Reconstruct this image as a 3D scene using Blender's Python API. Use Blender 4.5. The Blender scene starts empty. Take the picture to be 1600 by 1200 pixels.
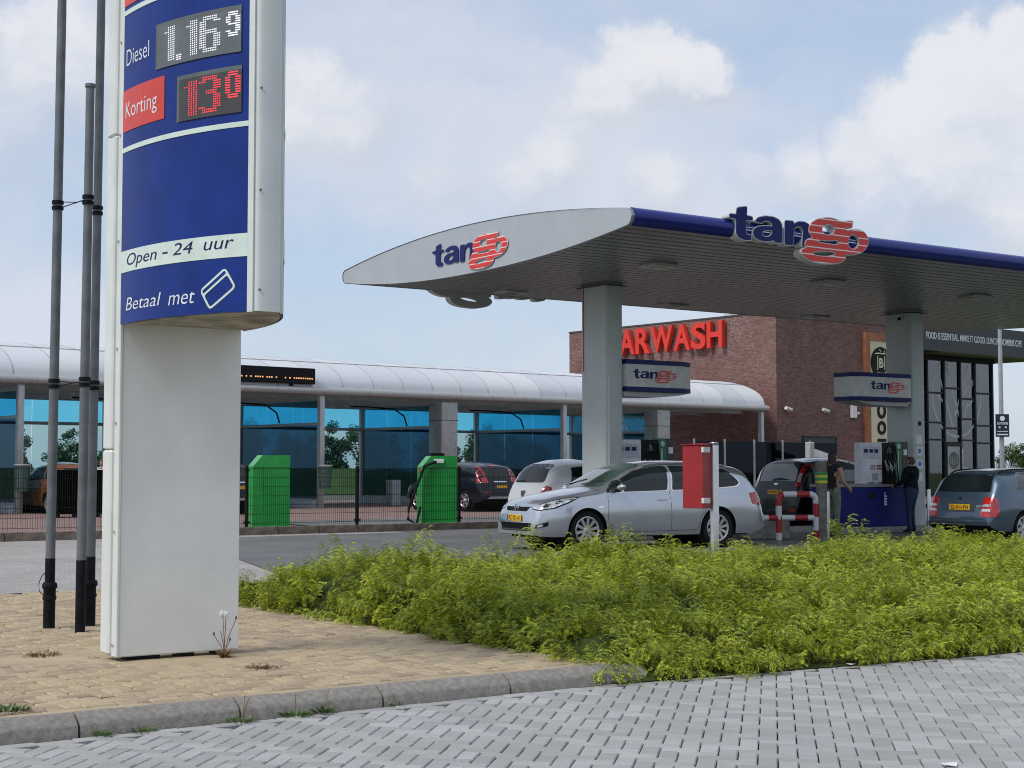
import bpy, bmesh, math, random
import numpy as np
from mathutils import Vector, Matrix
from mathutils.bvhtree import BVHTree
R = math.radians
random.seed(7); rng = np.random.default_rng(7)
scene = bpy.context.scene
COL = scene.collection

# ------------------------------------------------------------------ camera
cam_d = bpy.data.cameras.new('camera'); cam = bpy.data.objects.new('camera', cam_d); COL.objects.link(cam)
cam.location = (0, 0, 1.4); cam.rotation_euler = (R(90) + math.atan(135 / 2400), 0, 0)
cam_d.lens = 54; cam_d.sensor_width = 36; cam_d.clip_start = .1; cam_d.clip_end = 3000
scene.camera = cam
scene.view_settings.view_transform = 'Standard'; scene.view_settings.look = 'None'
scene.view_settings.exposure = 0.36; scene.view_settings.gamma = 1
scene.cycles.max_bounces = 8; scene.cycles.transparent_max_bounces = 16
scene.cycles.use_denoising = True
scene.cycles.filter_width = 1.05

# ------------------------------------------------------------------ sun and sky
SUN_EL, SUN_AZ = 50, 232            # azimuth clockwise from the view direction: behind the camera, to the left
sd = bpy.data.lights.new('sun', 'SUN'); sd.energy = 2.0; sd.angle = R(18); sd.color = (1, .96, .9)
sun = bpy.data.objects.new('sun', sd); COL.objects.link(sun)
sv = Vector((math.sin(R(SUN_AZ)) * math.cos(R(SUN_EL)), math.cos(R(SUN_AZ)) * math.cos(R(SUN_EL)), math.sin(R(SUN_EL))))
sun.rotation_euler = sv.to_track_quat('Z', 'Y').to_euler()

def ND(nt, typ, **kw):
    n = nt.nodes.new(typ)
    for k, v in kw.items():
        if k.startswith('i_'):
            key = k[2:]; key = int(key) if key.isdigit() else key.replace('_', ' ')
            if hasattr(v, 'is_output'): nt.links.new(v, n.inputs[key])
            else: n.inputs[key].default_value = v
        else: setattr(n, k, v)
    return n
def MATH(nt, op, a, b=None, c=None, clamp=False):
    n = nt.nodes.new('ShaderNodeMath'); n.operation = op; n.use_clamp = clamp
    for i, v in enumerate((a, b, c)):
        if v is None: continue
        if hasattr(v, 'is_output'): nt.links.new(v, n.inputs[i])
        else: n.inputs[i].default_value = v
    return n.outputs[0]
def MIX(nt, f, a, b, mode='MIX'):
    n = nt.nodes.new('ShaderNodeMix'); n.data_type = 'RGBA'; n.blend_type = mode
    for i, v in ((0, f), (6, a), (7, b)):
        if hasattr(v, 'is_output'): nt.links.new(v, n.inputs[i])
        else: n.inputs[i].default_value = v if i == 0 else (v if len(v) == 4 else (*v, 1))
    return n.outputs[2]
def SMOOTH(nt, v, lo, hi):
    n = nt.nodes.new('ShaderNodeMapRange'); n.interpolation_type = 'SMOOTHSTEP'
    nt.links.new(v, n.inputs[0]); n.inputs[1].default_value = lo; n.inputs[2].default_value = hi
    return n.outputs[0]

def make_world():
    w = bpy.data.worlds.new('World'); scene.world = w; w.use_nodes = True
    nt = w.node_tree; nt.nodes.clear()
    out = nt.nodes.new('ShaderNodeOutputWorld'); bg = nt.nodes.new('ShaderNodeBackground')
    nt.links.new(bg.outputs[0], out.inputs[0]); bg.inputs[1].default_value = 0.1
    sky = ND(nt, 'ShaderNodeTexSky', sky_type='NISHITA', sun_disc=False, sun_elevation=R(SUN_EL), sun_rotation=R(SUN_AZ),
             air_density=1.0, dust_density=1.0, ozone_density=1.2)
    tc = nt.nodes.new('ShaderNodeTexCoord'); d = tc.outputs['Generated']
    # warped direction for billowing edges
    n1 = ND(nt, 'ShaderNodeTexNoise', i_Vector=d, i_Scale=15.0, i_Detail=8.0, i_Roughness=.68)
    off = ND(nt, 'ShaderNodeVectorMath', operation='SUBTRACT'); nt.links.new(n1.outputs['Color'], off.inputs[0]); off.inputs[1].default_value = (.5, .5, .5)
    sc = ND(nt, 'ShaderNodeVectorMath', operation='SCALE'); nt.links.new(off.outputs[0], sc.inputs[0]); sc.inputs['Scale'].default_value = .060
    dw = ND(nt, 'ShaderNodeVectorMath', operation='ADD'); nt.links.new(d, dw.inputs[0]); nt.links.new(sc.outputs[0], dw.inputs[1])
    # broad cloud field everywhere
    st = ND(nt, 'ShaderNodeVectorMath', operation='MULTIPLY'); nt.links.new(dw.outputs[0], st.inputs[0]); st.inputs[1].default_value = (1, 1, 2.2)
    n2 = ND(nt, 'ShaderNodeTexNoise', i_Vector=st.outputs[0], i_Scale=3.1, i_Detail=7.0, i_Roughness=.55)
    n3 = ND(nt, 'ShaderNodeTexNoise', i_Vector=st.outputs[0], i_Scale=9.0, i_Detail=6.0, i_Roughness=.6)
    # the cumulus heads in view, as lumps of cloud in their directions (x right, y ahead, z up), radius
    lumps = [(.0875,.267,.034,1),(.060,.248,.030,.9),(.118,.259,.027,.9),(.092,.282,.020,1),(.040,.236,.022,.5),(.135,.250,.016,.7),
             (.292,.262,.034,1),(.325,.235,.045,1),(.262,.225,.040,.95),(.229,.205,.032,.9),(.292,.202,.045,.85),(.190,.198,.028,.7),(.345,.185,.05,.8),(.25,.178,.04,.6),(.345,.275,.03,1),(.16,.195,.02,.5),
             (-.130,.252,.030,.75),(-.105,.222,.035,.65),(-.137,.222,.03,.7),(-.085,.228,.026,.5),(.030,.200,.030,.6),(.008,.186,.028,.6),(-.046,.186,.030,.5),(.10,.185,.030,.55),(-.04,.222,.03,.35),
             (-.30,.275,.05,.7),(-.35,.24,.06,.6),(-.32,.21,.04,.4)]
    def lump_field(lift, grow):
        tot = None
        for (x, z, r, wgt) in lumps:
            c = Vector((x - lift * .35, 1, z + lift)).normalized()
            ds = ND(nt, 'ShaderNodeVectorMath', operation='DISTANCE'); nt.links.new(dw.outputs[0], ds.inputs[0]); ds.inputs[1].default_value = c
            m = MATH(nt, 'MULTIPLY', SMOOTH(nt, ds.outputs['Value'], r * 1.45 * grow, r * .30), wgt)
            tot = m if tot is None else MATH(nt, 'MAXIMUM', tot, m)
        return tot
    tot = lump_field(0, 1.0); lit = lump_field(.013, .95)
    dens = MATH(nt, 'MULTIPLY', tot, MATH(nt, 'ADD', MATH(nt, 'MULTIPLY', n3.outputs[0], 1.7), .12), clamp=True)
    veil = SMOOTH(nt, n2.outputs[0], .34, .72)
    base = MIX(nt, MATH(nt, 'ADD', MATH(nt, 'MULTIPLY', veil, .30), .66), sky.outputs[0], MIX(nt, SMOOTH(nt, n2.outputs[0], .36, .62), (4.35, 5.2, 6.6), (5.35, 5.7, 6.5)))
    white = MIX(nt, SMOOTH(nt, n3.outputs[0], .30, .62), (5.6, 5.85, 6.45), (6.5, 6.55, 6.85))
    grey = MIX(nt, SMOOTH(nt, n3.outputs[0], .30, .62), (4.2, 4.6, 5.4), (5.0, 5.35, 6.0))
    body = MIX(nt, SMOOTH(nt, lit, .15, .8), grey, white)
    col = MIX(nt, MATH(nt, 'MULTIPLY', SMOOTH(nt, dens, .08, .75), .9), base, body)
    nt.links.new(col, bg.inputs[0])
make_world()

# ------------------------------------------------------------------ helpers
class B:
    """collects shapes in a bmesh; build() links them as one mesh object"""
    def __init__(self): self.bm = bmesh.new()
    def _xf(self, vs, M):
        if M is not None:
            for v in vs: v.co = M @ v.co
    def box(self, x0, x1, y0, y1, z0, z1, bev=0, seg=1, M=None, mi=0):
        r = bmesh.ops.create_cube(self.bm, size=1)['verts']
        for v in r: v.co = Vector((x0 + (v.co.x + .5) * (x1 - x0), y0 + (v.co.y + .5) * (y1 - y0), z0 + (v.co.z + .5) * (z1 - z0)))
        fs = set(f for v in r for f in v.link_faces)
        for f in fs: f.material_index = mi
        if bev:
            es = list(set(e for v in r for e in v.link_edges))
            q = bmesh.ops.bevel(self.bm, geom=es, offset=bev, segments=seg, affect='EDGES', profile=.5)
            r = list(set(v for f in q['faces'] for v in f.verts) | set(v for v in r if v.is_valid))
            for f in q['faces']: f.material_index = mi
        self._xf(r, M); return self
    def cyl(self, p0, p1, r0, r1=None, n=12, cap=True, mi=0):
        p0 = Vector(p0); p1 = Vector(p1); r1 = r0 if r1 is None else r1
        q = (p1 - p0).to_track_quat('Z', 'Y')
        a = []; b = []
        for i in range(n):
            c = Vector((math.cos(2 * math.pi * i / n), math.sin(2 * math.pi * i / n), 0))
            a.append(self.bm.verts.new(p0 + q @ (c * r0))); b.append(self.bm.verts.new(p1 + q @ (c * r1)))
        for i in range(n):
            self.bm.faces.new((a[i], a[(i + 1) % n], b[(i + 1) % n], b[i])).material_index = mi
        if cap:
            self.bm.faces.new(a[::-1]).material_index = mi; self.bm.faces.new(b).material_index = mi
        return self
    def tube(self, pts, r, n=8, mi=0):
        pts = [Vector(p) for p in pts]; rings = []
        rr = r if hasattr(r, '__len__') else [r] * len(pts)
        up = Vector((0, 0, 1))
        for i, p in enumerate(pts):
            t = (pts[min(i + 1, len(pts) - 1)] - pts[max(i - 1, 0)]).normalized()
            s = t.cross(up)
            if s.length < 1e-3: s = t.cross(Vector((1, 0, 0)))
            s.normalize(); w = s.cross(t)
            rings.append([self.bm.verts.new(p + (s * math.cos(2 * math.pi * k / n) + w * math.sin(2 * math.pi * k / n)) * rr[i]) for k in range(n)])
        for a, b in zip(rings, rings[1:]):
            for k in range(n): self.bm.faces.new((a[k], a[(k + 1) % n], b[(k + 1) % n], b[k])).material_index = mi
        self.bm.faces.new(rings[0][::-1]); self.bm.faces.new(rings[-1])
        return self
    def prism(self, poly, a0, a1, plane='xy', mi=0):
        def P(p, a): return {'xy': (p[0], p[1], a), 'xz': (p[0], a, p[1]), 'yz': (a, p[0], p[1])}[plane]
        lo = [self.bm.verts.new(P(p, a0)) for p in poly]; hi = [self.bm.verts.new(P(p, a1)) for p in poly]
        n = len(poly)
        for i in range(n): self.bm.faces.new((lo[i], lo[(i + 1) % n], hi[(i + 1) % n], hi[i])).material_index = mi
        self.bm.faces.new(lo[::-1]).material_index = mi; self.bm.faces.new(hi).material_index = mi
        return self
    def lathe(self, prof, n=24, M=None, mi=0):
        rings = []; allv = []
        for (r, z) in prof:
            ring = [self.bm.verts.new((r * math.cos(2 * math.pi * k / n), r * math.sin(2 * math.pi * k / n), z)) for k in range(n)]
            rings.append(ring); allv += ring
        for a, b in zip(rings, rings[1:]):
            for k in range(n): self.bm.faces.new((a[k], a[(k + 1) % n], b[(k + 1) % n], b[k])).material_index = mi
        self._xf(allv, M); return self
    def quad(self, *ps, mi=0):
        self.bm.faces.new([self.bm.verts.new(p) for p in ps]).material_index = mi; return self
    def build(self, name, mat, parent=None, loc=(0, 0, 0), rot=(0, 0, 0), smooth=35, kind=None):
        bmesh.ops.recalc_face_normals(self.bm, faces=self.bm.faces)
        me = bpy.data.meshes.new(name); self.bm.to_mesh(me); self.bm.free()
        return link(name, me, mat, parent, loc, rot, smooth, kind)
def link(name, me, mat, parent=None, loc=(0, 0, 0), rot=(0, 0, 0), smooth=35, kind=None):
    for m in (mat if isinstance(mat, (list, tuple)) else [mat]): me.materials.append(m)
    if smooth:
        me.shade_smooth(); me.set_sharp_from_angle(angle=R(smooth))
    o = bpy.data.objects.new(name, me); COL.objects.link(o)
    o.location = loc; o.rotation_euler = rot
    if parent is not None: o.parent = parent
    if kind: o['kind'] = kind
    return o
def tag(o, label, cat, group=None):
    o['label'] = label; o['category'] = cat
    if group: o['group'] = group
    return o
def thing(name, label, cat, loc=(0, 0, 0), rz=0, group=None):
    o = bpy.data.objects.new(name, None); COL.objects.link(o); o.empty_display_size = .2
    o.location = loc; o.rotation_euler = (0, 0, rz)
    return tag(o, label, cat, group)
def copy_tree(o, parent=None):
    c = o.copy(); COL.objects.link(c); c.parent = parent
    for ch in list(o.children): copy_tree(ch, c)
    return c
def rpoly(pts, r=.03, n=4):
    out = []; m = len(pts)
    for i in range(m):
        p = Vector(pts[i]); a = Vector(pts[i - 1]); b = Vector(pts[(i + 1) % m])
        ra = min(r, (a - p).length * .45); rb = min(r, (b - p).length * .45)
        s = p + (a - p).normalized() * ra; e = p + (b - p).normalized() * rb
        for k in range(n + 1):
            t = k / n; out.append(tuple(s * (1 - t) ** 2 + p * 2 * t * (1 - t) + e * t * t))
    return out

# ------------------------------------------------------------------ materials
MATS = {}
def mat(name, col, rough=.5, metal=0, var=.08, scale=6, bump=0, bscale=60, coat=0, spec=.5, emis=None, alpha=None, trans=0, rvar=.0, rnd=0):
    if name in MATS: return MATS[name]
    m = bpy.data.materials.new(name); m.use_nodes = True; nt = m.node_tree
    p = nt.nodes['Principled BSDF']
    p.inputs['Roughness'].default_value = rough; p.inputs['Metallic'].default_value = metal
    p.inputs['Coat Weight'].default_value = coat; p.inputs['Coat Roughness'].default_value = .04
    p.inputs['Specular IOR Level'].default_value = spec
    p.inputs['Transmission Weight'].default_value = trans
    tc = nt.nodes.new('ShaderNodeTexCoord')
    nz = ND(nt, 'ShaderNodeTexNoise', i_Vector=tc.outputs['Object'], i_Scale=scale, i_Detail=5.0, i_Roughness=.6)
    lo = tuple(max(0, c * (1 - var * 1.6)) for c in col); hi = tuple(min(1, c * (1 + var * 1.6)) for c in col)
    c = MIX(nt, SMOOTH(nt, nz.outputs[0], .25, .75), lo, hi)
    if rnd:
        oi = nt.nodes.new('ShaderNodeObjectInfo'); ge = nt.nodes.new('ShaderNodeNewGeometry')
        q = MATH(nt, 'FRACT', MATH(nt, 'ADD', oi.outputs['Random'], ge.outputs['Random Per Island']))
        c = MIX(nt, 1.0, c, MIX(nt, q, (1 - rnd,) * 3, (1 + rnd * .6,) * 3), 'MULTIPLY')
    nt.links.new(c, p.inputs['Base Color'])
    if rvar:
        nt.links.new(MATH(nt, 'ADD', MATH(nt, 'MULTIPLY', nz.outputs[0], rvar), rough - rvar * .5), p.inputs['Roughness'])
    if bump:
        nb = ND(nt, 'ShaderNodeTexNoise', i_Vector=tc.outputs['Object'], i_Scale=bscale, i_Detail=6.0, i_Roughness=.65)
        bp = ND(nt, 'ShaderNodeBump', i_Strength=bump, i_Distance=.02); nt.links.new(nb.outputs[0], bp.inputs['Height'])
        nt.links.new(bp.outputs[0], p.inputs['Normal'])
    if emis:
        p.inputs['Emission Color'].default_value = (*emis[0], 1); p.inputs['Emission Strength'].default_value = emis[1]
    MATS[name] = m; return m
def glass_mat(name, tint, refl=1.0, rough=.02):
    """thin pane: tinted see-through with a fresnel mirror on top"""
    if name in MATS: return MATS[name]
    m = bpy.data.materials.new(name); m.use_nodes = True; nt = m.node_tree; nt.nodes.clear()
    out = nt.nodes.new('ShaderNodeOutputMaterial'); tr = nt.nodes.new('ShaderNodeBsdfTransparent'); gl = nt.nodes.new('ShaderNodeBsdfGlossy')
    tr.inputs[0].default_value = (*tint, 1); gl.inputs['Roughness'].default_value = rough; gl.inputs[0].default_value = (.9, .95, 1, 1)
    fr = nt.nodes.new('ShaderNodeFresnel'); fr.inputs[0].default_value = 1.5
    mx = nt.nodes.new('ShaderNodeMixShader')
    nt.links.new(MATH(nt, 'MULTIPLY', fr.outputs[0], refl, clamp=True), mx.inputs[0])
    nt.links.new(tr.outputs[0], mx.inputs[1]); nt.links.new(gl.outputs[0], mx.inputs[2]); nt.links.new(mx.outputs[0], out.inputs[0])
    MATS[name] = m; return m

WHITE = mat('white_panel', (.66, .69, .66), .42, var=.04, scale=2.5, bump=.02, bscale=9)
SIGNGREY = mat('column_sheet', (.745, .745, .715), .5, var=.055, scale=1.1, bump=.03, bscale=5)
NAVY = mat('sign_blue', (.008, .030, .20), .38, var=.12, scale=2.2, spec=.22)
STRIPE = mat('sign_stripe', (.62, .72, .66), .4, var=.04)
REDP = mat('sign_red', (.62, .045, .03), .35, var=.06)
PALE = mat('sign_print', (.72, .76, .78), .45, var=.02)
INK = mat('navy_ink', (.010, .016, .09), .5, var=.05, spec=.2)
BLACK = mat('black_plastic', (.008, .008, .009), .55, var=.2, spec=.18)
RUBBER = mat('rubber', (.013, .013, .014), .8, spec=.15, var=.2, bump=.1, bscale=40)
STEEL = mat('stainless', (.58, .57, .55), .28, metal=.9, var=.08, scale=3, rvar=.2)
GALV = mat('pole_grey', (.135, .15, .165), .55, metal=.1, spec=.3, var=.14, scale=5, rvar=.2)
ALU = mat('alu_frame', (.36, .36, .36), .42, metal=.35, var=.08)
DARKMETAL = mat('dark_frame', (.010, .011, .014), .45, var=.15, spec=.25)
CONC = mat('concrete', (.30, .29, .27), .85, var=.2, scale=7, bump=.25, bscale=50, rnd=.12)
GREEN = mat('green_paint', (.010, .30, .045), .38, var=.08, scale=3, coat=.2)
REDBOX = mat('red_paint', (.30, .014, .017), .4, var=.1, scale=4)
YELLOWPLATE = mat('plate_yellow', (.72, .40, .01), .4, var=.04)
CHROME = mat('chrome', (.75, .75, .76), .1, metal=1, var=.03)
CARGLASS = mat('car_glass', (.012, .018, .018), .03, var=.3, scale=1.5, spec=.5)
TAIL = mat('tail_lamp', (.38, .012, .012), .12, var=.3, scale=12, coat=1)
LAMPCLEAR = mat('lamp_clear', (.55, .57, .58), .1, metal=.4, var=.3, scale=18, coat=1)

# ------------------------------------------------------------------ text
def text_mesh(s, off=0.0, ext=0.0, shear=0.0, space=1.0, res=5):
    cu = bpy.data.curves.new('txt', 'FONT'); cu.body = s; cu.size = 1; cu.offset = off; cu.extrude = ext; cu.shear = shear
    cu.space_character = space; cu.resolution_u = res
    ob = bpy.data.objects.new('txt', cu)
    me = bpy.data.meshes.new_from_object(ob)
    bpy.data.objects.remove(ob); bpy.data.curves.remove(cu)
    me.materials.clear()
    return me
def vget(me):
    a = np.zeros(len(me.vertices) * 3); me.vertices.foreach_get('co', a); return a.reshape(-1, 3)
def vset(me, a): me.vertices.foreach_set('co', np.ascontiguousarray(a, dtype=np.float64).ravel()); me.update()
def fit_text(s, w=None, h=None, x=0, y=0, off=0, ext=0, shear=0, space=1, anchor='l'):
    """text scaled so its inked box is w wide (and/or h high), lower left at (x, y)"""
    me = text_mesh(s, off, ext, shear, space); a = vget(me)
    mn = a.min(0); mx = a.max(0)
    fx = w / (mx[0] - mn[0]) if w else None; fy = h / (mx[1] - mn[1]) if h else None
    fx = fx or fy; fy = fy or fx
    a[:, 0] = (a[:, 0] - mn[0]) * fx + x; a[:, 1] = (a[:, 1] - mn[1]) * fy + y
    vset(me, a); return me
def text_obj(name, s, m, parent, loc, rz=0, w=None, h=None, off=.0, ext=.0, shear=0, center=True, depth=.004, space=1, tilt=0):
    me = fit_text(s, w, h, 0, 0, off, 1, shear, space); a = vget(me)
    if center: a[:, 0] -= a[:, 0].max() / 2; a[:, 1] -= a[:, 1].max() / 2
    a[:, 2] = np.where(a[:, 2] > 0, depth, 0)
    vset(me, a)
    return link(name, me, m, parent, loc, (R(90), tilt, rz), smooth=0)   # faces local -y

GO = [(895,270),(905,235),(940,200),(990,176),(1060,165),(1130,170),(1185,190),(1225,196),(1270,190),(1313,192),(1309,222),(1303,250),(1262,250),(1243,252),(1256,284),(1300,275),(1360,272),(1420,291),(1457,338),(1467,390),(1447,445),(1402,488),(1335,513),(1275,517),(1245,514),(1236,553),(1200,589),(1130,606),(1040,607),(950,596),(870,565),(828,527),(818,497),(834,471),(866,458),(854,432),(860,400),(885,375),(927,360),(906,330),(893,300)]
def _goxy(p): return ((p[0] - 170) / 1295 * 4.1, -(p[1] - .1 * (p[0] - 170)) / 451 + .836)
def _ell(cx, cy, rx, ry, n=28): return [(cx + rx * math.cos(2 * math.pi * i / n), cy + ry * math.sin(2 * math.pi * i / n)) for i in range(n)]
def _cr(pts, k=4):
    out = []; n = len(pts)
    for i in range(n):
        p = [Vector(pts[(i + j - 1) % n]) for j in range(4)]
        for q in range(k):
            t = q / k
            out.append(tuple(.5 * (2 * p[1] + (p[2] - p[0]) * t + (2 * p[0] - 5 * p[1] + 4 * p[2] - p[3]) * t * t + (3 * p[1] - p[0] - 3 * p[2] + p[3]) * t ** 3)))
    return out
TT = [[(240,95),(328,80),(322,168),(378,175),(376,212),(318,205),(313,318),(322,342),(362,350),(362,396),(300,393),(255,374),(230,332),(232,198),(172,188),(174,152),(232,160)]]
TA = [[(398,216),(425,182),(490,165),(560,170),(612,192),(638,228),(642,275),(643,416),(578,410),(568,388),(530,402),(480,402),(430,390),(390,362),(380,322),(392,287),(430,264),(490,258),(556,262),(555,236),(530,210),(492,206),(466,222),(458,232)], [(456,326),(470,305),(510,296),(556,298),(554,332),(530,356),(490,363),(463,350)]]
TN = [[(672,200),(752,206),(750,232),(800,206),(860,210),(905,240),(915,292),(908,452),(830,445),(842,292),(826,258),(790,250),(762,268),(751,300),(745,437),(666,428)]]
def outline_mesh(loops, depth, off=0):
    cu = bpy.data.curves.new('l', 'CURVE'); cu.dimensions = '2D'; cu.fill_mode = 'BOTH'; cu.extrude = depth / 2; cu.offset = off
    for lp in loops:
        lp = rpoly([_goxy(p) for p in lp], .045, 3)
        sp = cu.splines.new('POLY'); sp.points.add(len(lp) - 1); sp.use_cyclic_u = True
        for i, q in enumerate(lp): sp.points[i].co = (q[0], q[1], 0, 1)
    ob = bpy.data.objects.new('l', cu); me = bpy.data.meshes.new_from_object(ob)
    bpy.data.objects.remove(ob); bpy.data.curves.remove(cu); me.materials.clear()
    return me
def go_mesh(depth, off=0):
    cu = bpy.data.curves.new('go', 'CURVE'); cu.dimensions = '2D'; cu.fill_mode = 'BOTH'; cu.extrude = depth / 2; cu.offset = off
    loops = [_cr([_goxy(p) for p in GO]), [_goxy(p) for p in _ell(1075, 278, 64, 56)], [_goxy(p) for p in _ell(1320, 393, 57, 76)],
             [_goxy(p) for p in _ell(1035, 512, 113, 30)], [_goxy(p) for p in ((968,392),(1000,377),(1080,384),(1170,377),(1172,428),(1110,424),(1040,414),(985,406))]]
    for lp in loops:
        sp = cu.splines.new('POLY'); sp.points.add(len(lp) - 1); sp.use_cyclic_u = True
        for i, q in enumerate(lp): sp.points[i].co = (q[0], q[1], 0, 1)
    ob = bpy.data.objects.new('go', cu); me = bpy.data.meshes.new_from_object(ob)
    bpy.data.objects.remove(ob); bpy.data.curves.remove(cu); me.materials.clear()
    return me
def stripes_mat():
    m = bpy.data.materials.new('red_striped_print'); m.use_nodes = True; nt = m.node_tree; p = nt.nodes['Principled BSDF']
    tc = nt.nodes.new('ShaderNodeTexCoord'); s = nt.nodes.new('ShaderNodeSeparateXYZ'); nt.links.new(tc.outputs['Object'], s.inputs[0])
    fr = MATH(nt, 'FRACT', MATH(nt, 'DIVIDE', MATH(nt, 'ADD', s.outputs[1], .30), .158))
    k = MATH(nt, 'GREATER_THAN', fr, .86)
    nt.links.new(MIX(nt, k, (.62, .028, .018), (.75, .72, .70)), p.inputs['Base Color']); p.inputs['Roughness'].default_value = .35
    return m
STRIPED = stripes_mat()
RETURN = mat('letter_return', (.55, .56, .56), .35, var=.06, scale=3)
LOGOBLUE = mat('letter_blue', (.006, .014, .115), .4, var=.06, spec=.2)
def logo(parent, width, loc, rz, depth, solid=True):
    """word of three letters and the joined pair, facing local -y; solid letters get pale returns"""
    k = width / 4.1
    base = Matrix.Translation(loc) @ Matrix.Rotation(rz, 4, 'Z') @ Matrix.Rotation(R(90), 4, 'X') @ Matrix.Scale(k, 4)
    def put(nm, me, m, par, z):
        o = link(nm, me, m, par, smooth=30)
        o.matrix_local = (base if par is parent else Matrix.Identity(4)) @ Matrix.Translation((0, 0, z)); return o
    D = depth / k
    for lps in (TT, TA, TN):
        if solid:
            b = put('letter', outline_mesh(lps, D, .018), RETURN, parent, -D / 2)
            put('letter_face', outline_mesh(lps, .014, 0), LOGOBLUE, b, D / 2 + .003)
        else: put('letter', outline_mesh(lps, D, 0), LOGOBLUE, parent, D / 2 + .001)
    if solid:
        b = put('letter', go_mesh(D, .018), RETURN, parent, -D / 2 + .02)
        put('letter_face', go_mesh(.014, 0), STRIPED, b, D / 2 + .003)
    else:
        put('letter', go_mesh(D, .016), mat('pale_outline', (.72, .66, .66), .4), parent, D / 2 + .004)
        put('letter_face', go_mesh(D, 0), STRIPED, parent, D / 2 + .004 + .012)

# ------------------------------------------------------------------ places
GA = R(34.8); U = Vector((math.cos(GA), math.sin(GA), 0)); V = Vector((-math.sin(GA), math.cos(GA), 0))
A0 = Vector((.8, 11.14, 0))
def S(s, t, z=0): return A0 + U * s + V * t + Vector((0, 0, z))
WA = R(40); WU = Vector((math.cos(WA), math.sin(WA), 0)); WV = Vector((-math.sin(WA), math.cos(WA), 0)); W0 = Vector((-16.3, 51, 0))
def W(s, t, z=0): return W0 + WU * s + WV * t + Vector((0, 0, z))

# ================================================================== GROUND
def sheet(name, pts, z, m, label=None):
    b = B(); b.bm.faces.new([b.bm.verts.new((p[0], p[1], z)) for p in pts])
    o = b.build(name, m, smooth=0); o['kind'] = 'structure'; return o
def ground_mat(name, c1, c2, rough=.9, scale=2.0, fine=90, bump=.3, brick=None, rot=0):
    m = bpy.data.materials.new(name); m.use_nodes = True; nt = m.node_tree; p = nt.nodes['Principled BSDF']
    p.inputs['Roughness'].default_value = rough; p.inputs['Specular IOR Level'].default_value = .3
    tc = nt.nodes.new('ShaderNodeTexCoord')
    a = ND(nt, 'ShaderNodeTexNoise', i_Vector=tc.outputs['Object'], i_Scale=scale, i_Detail=6.0, i_Roughness=.62)
    f = ND(nt, 'ShaderNodeTexNoise', i_Vector=tc.outputs['Object'], i_Scale=float(fine), i_Detail=3.0)
    c = MIX(nt, SMOOTH(nt, a.outputs[0], .3, .7), c1, c2)
    c = MIX(nt, .35, c, MIX(nt, f.outputs[0], (.3, .3, .3), (1.5, 1.5, 1.5)), 'MULTIPLY')
    if brick:
        mp = ND(nt, 'ShaderNodeMapping', i_Vector=tc.outputs['Object']); mp.inputs['Rotation'].default_value = (0, 0, rot)
        bk = ND(nt, 'ShaderNodeTexBrick', i_Vector=mp.outputs[0], i_Scale=1.0, i_Mortar_Size=.006)
        bk.inputs['Brick Width'].default_value = brick[0]; bk.inputs['Row Height'].default_value = brick[1]
        bk.inputs['Color1'].default_value = (.88, .88, .88, 1); bk.inputs['Color2'].default_value = (1.12, 1.1, 1.1, 1); bk.inputs['Mortar'].default_value = (.55, .55, .55, 1)
        c = MIX(nt, 1.0, c, bk.outputs[0], 'MULTIPLY')
    nt.links.new(c, p.inputs['Base Color'])
    bp = ND(nt, 'ShaderNodeBump', i_Strength=bump, i_Distance=.01); nt.links.new(f.outputs[0], bp.inputs['Height']); nt.links.new(bp.outputs[0], p.inputs['Normal'])
    return m
GRASSY = ground_mat('grassland', (.05, .085, .02), (.09, .12, .03), scale=.3, fine=20)
ASPHALT = ground_mat('asphalt', (.115, .117, .12), (.16, .16, .158), scale=.6, fine=120)
LANE = ground_mat('lane_clinker', (.31, .29, .275), (.385, .37, .35), scale=.5, fine=60, brick=(.21, .105), rot=-GA)
PINK = ground_mat('pink_clinker', (.22, .145, .125), (.28, .19, .165), scale=.8, fine=50, brick=(.21, .105), rot=-WA)
JOINT = ground_mat('joint_sand', (.022, .019, .015), (.045, .04, .032), scale=4, fine=80)
SOIL = ground_mat('soil', (.045, .032, .022), (.085, .062, .042), scale=5, fine=60, bump=.8)

sheet('ground', [(-900, -300), (900, -300), (900, 1500), (-900, 1500)], -.20, GRASSY)
sheet('road', [S(-14, 0.12), S(-14, -12), S(22, -12), S(22, .12)], -.146, JOINT)
road = bpy.data.objects['road']
sheet('driveway', [S(-30, 9.15), S(30, 9.15), S(30, 22.2), S(-30, 22.2)], -.012, LANE)
sheet('forecourt', [S(2.2, 9.8), S(5, 7.3), S(40, 7.3), S(40, 30), S(11.2, 30), S(11.2, 21.4), S(5.5, 21.2)], -.002, ASPHALT)
sheet('wash_yard', [S(-22, 22.3), S(11.1, 22.3), S(17, 22.3), W(60, -2), W(60, 30), W(-40, 30)], -.03, PINK)

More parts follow.
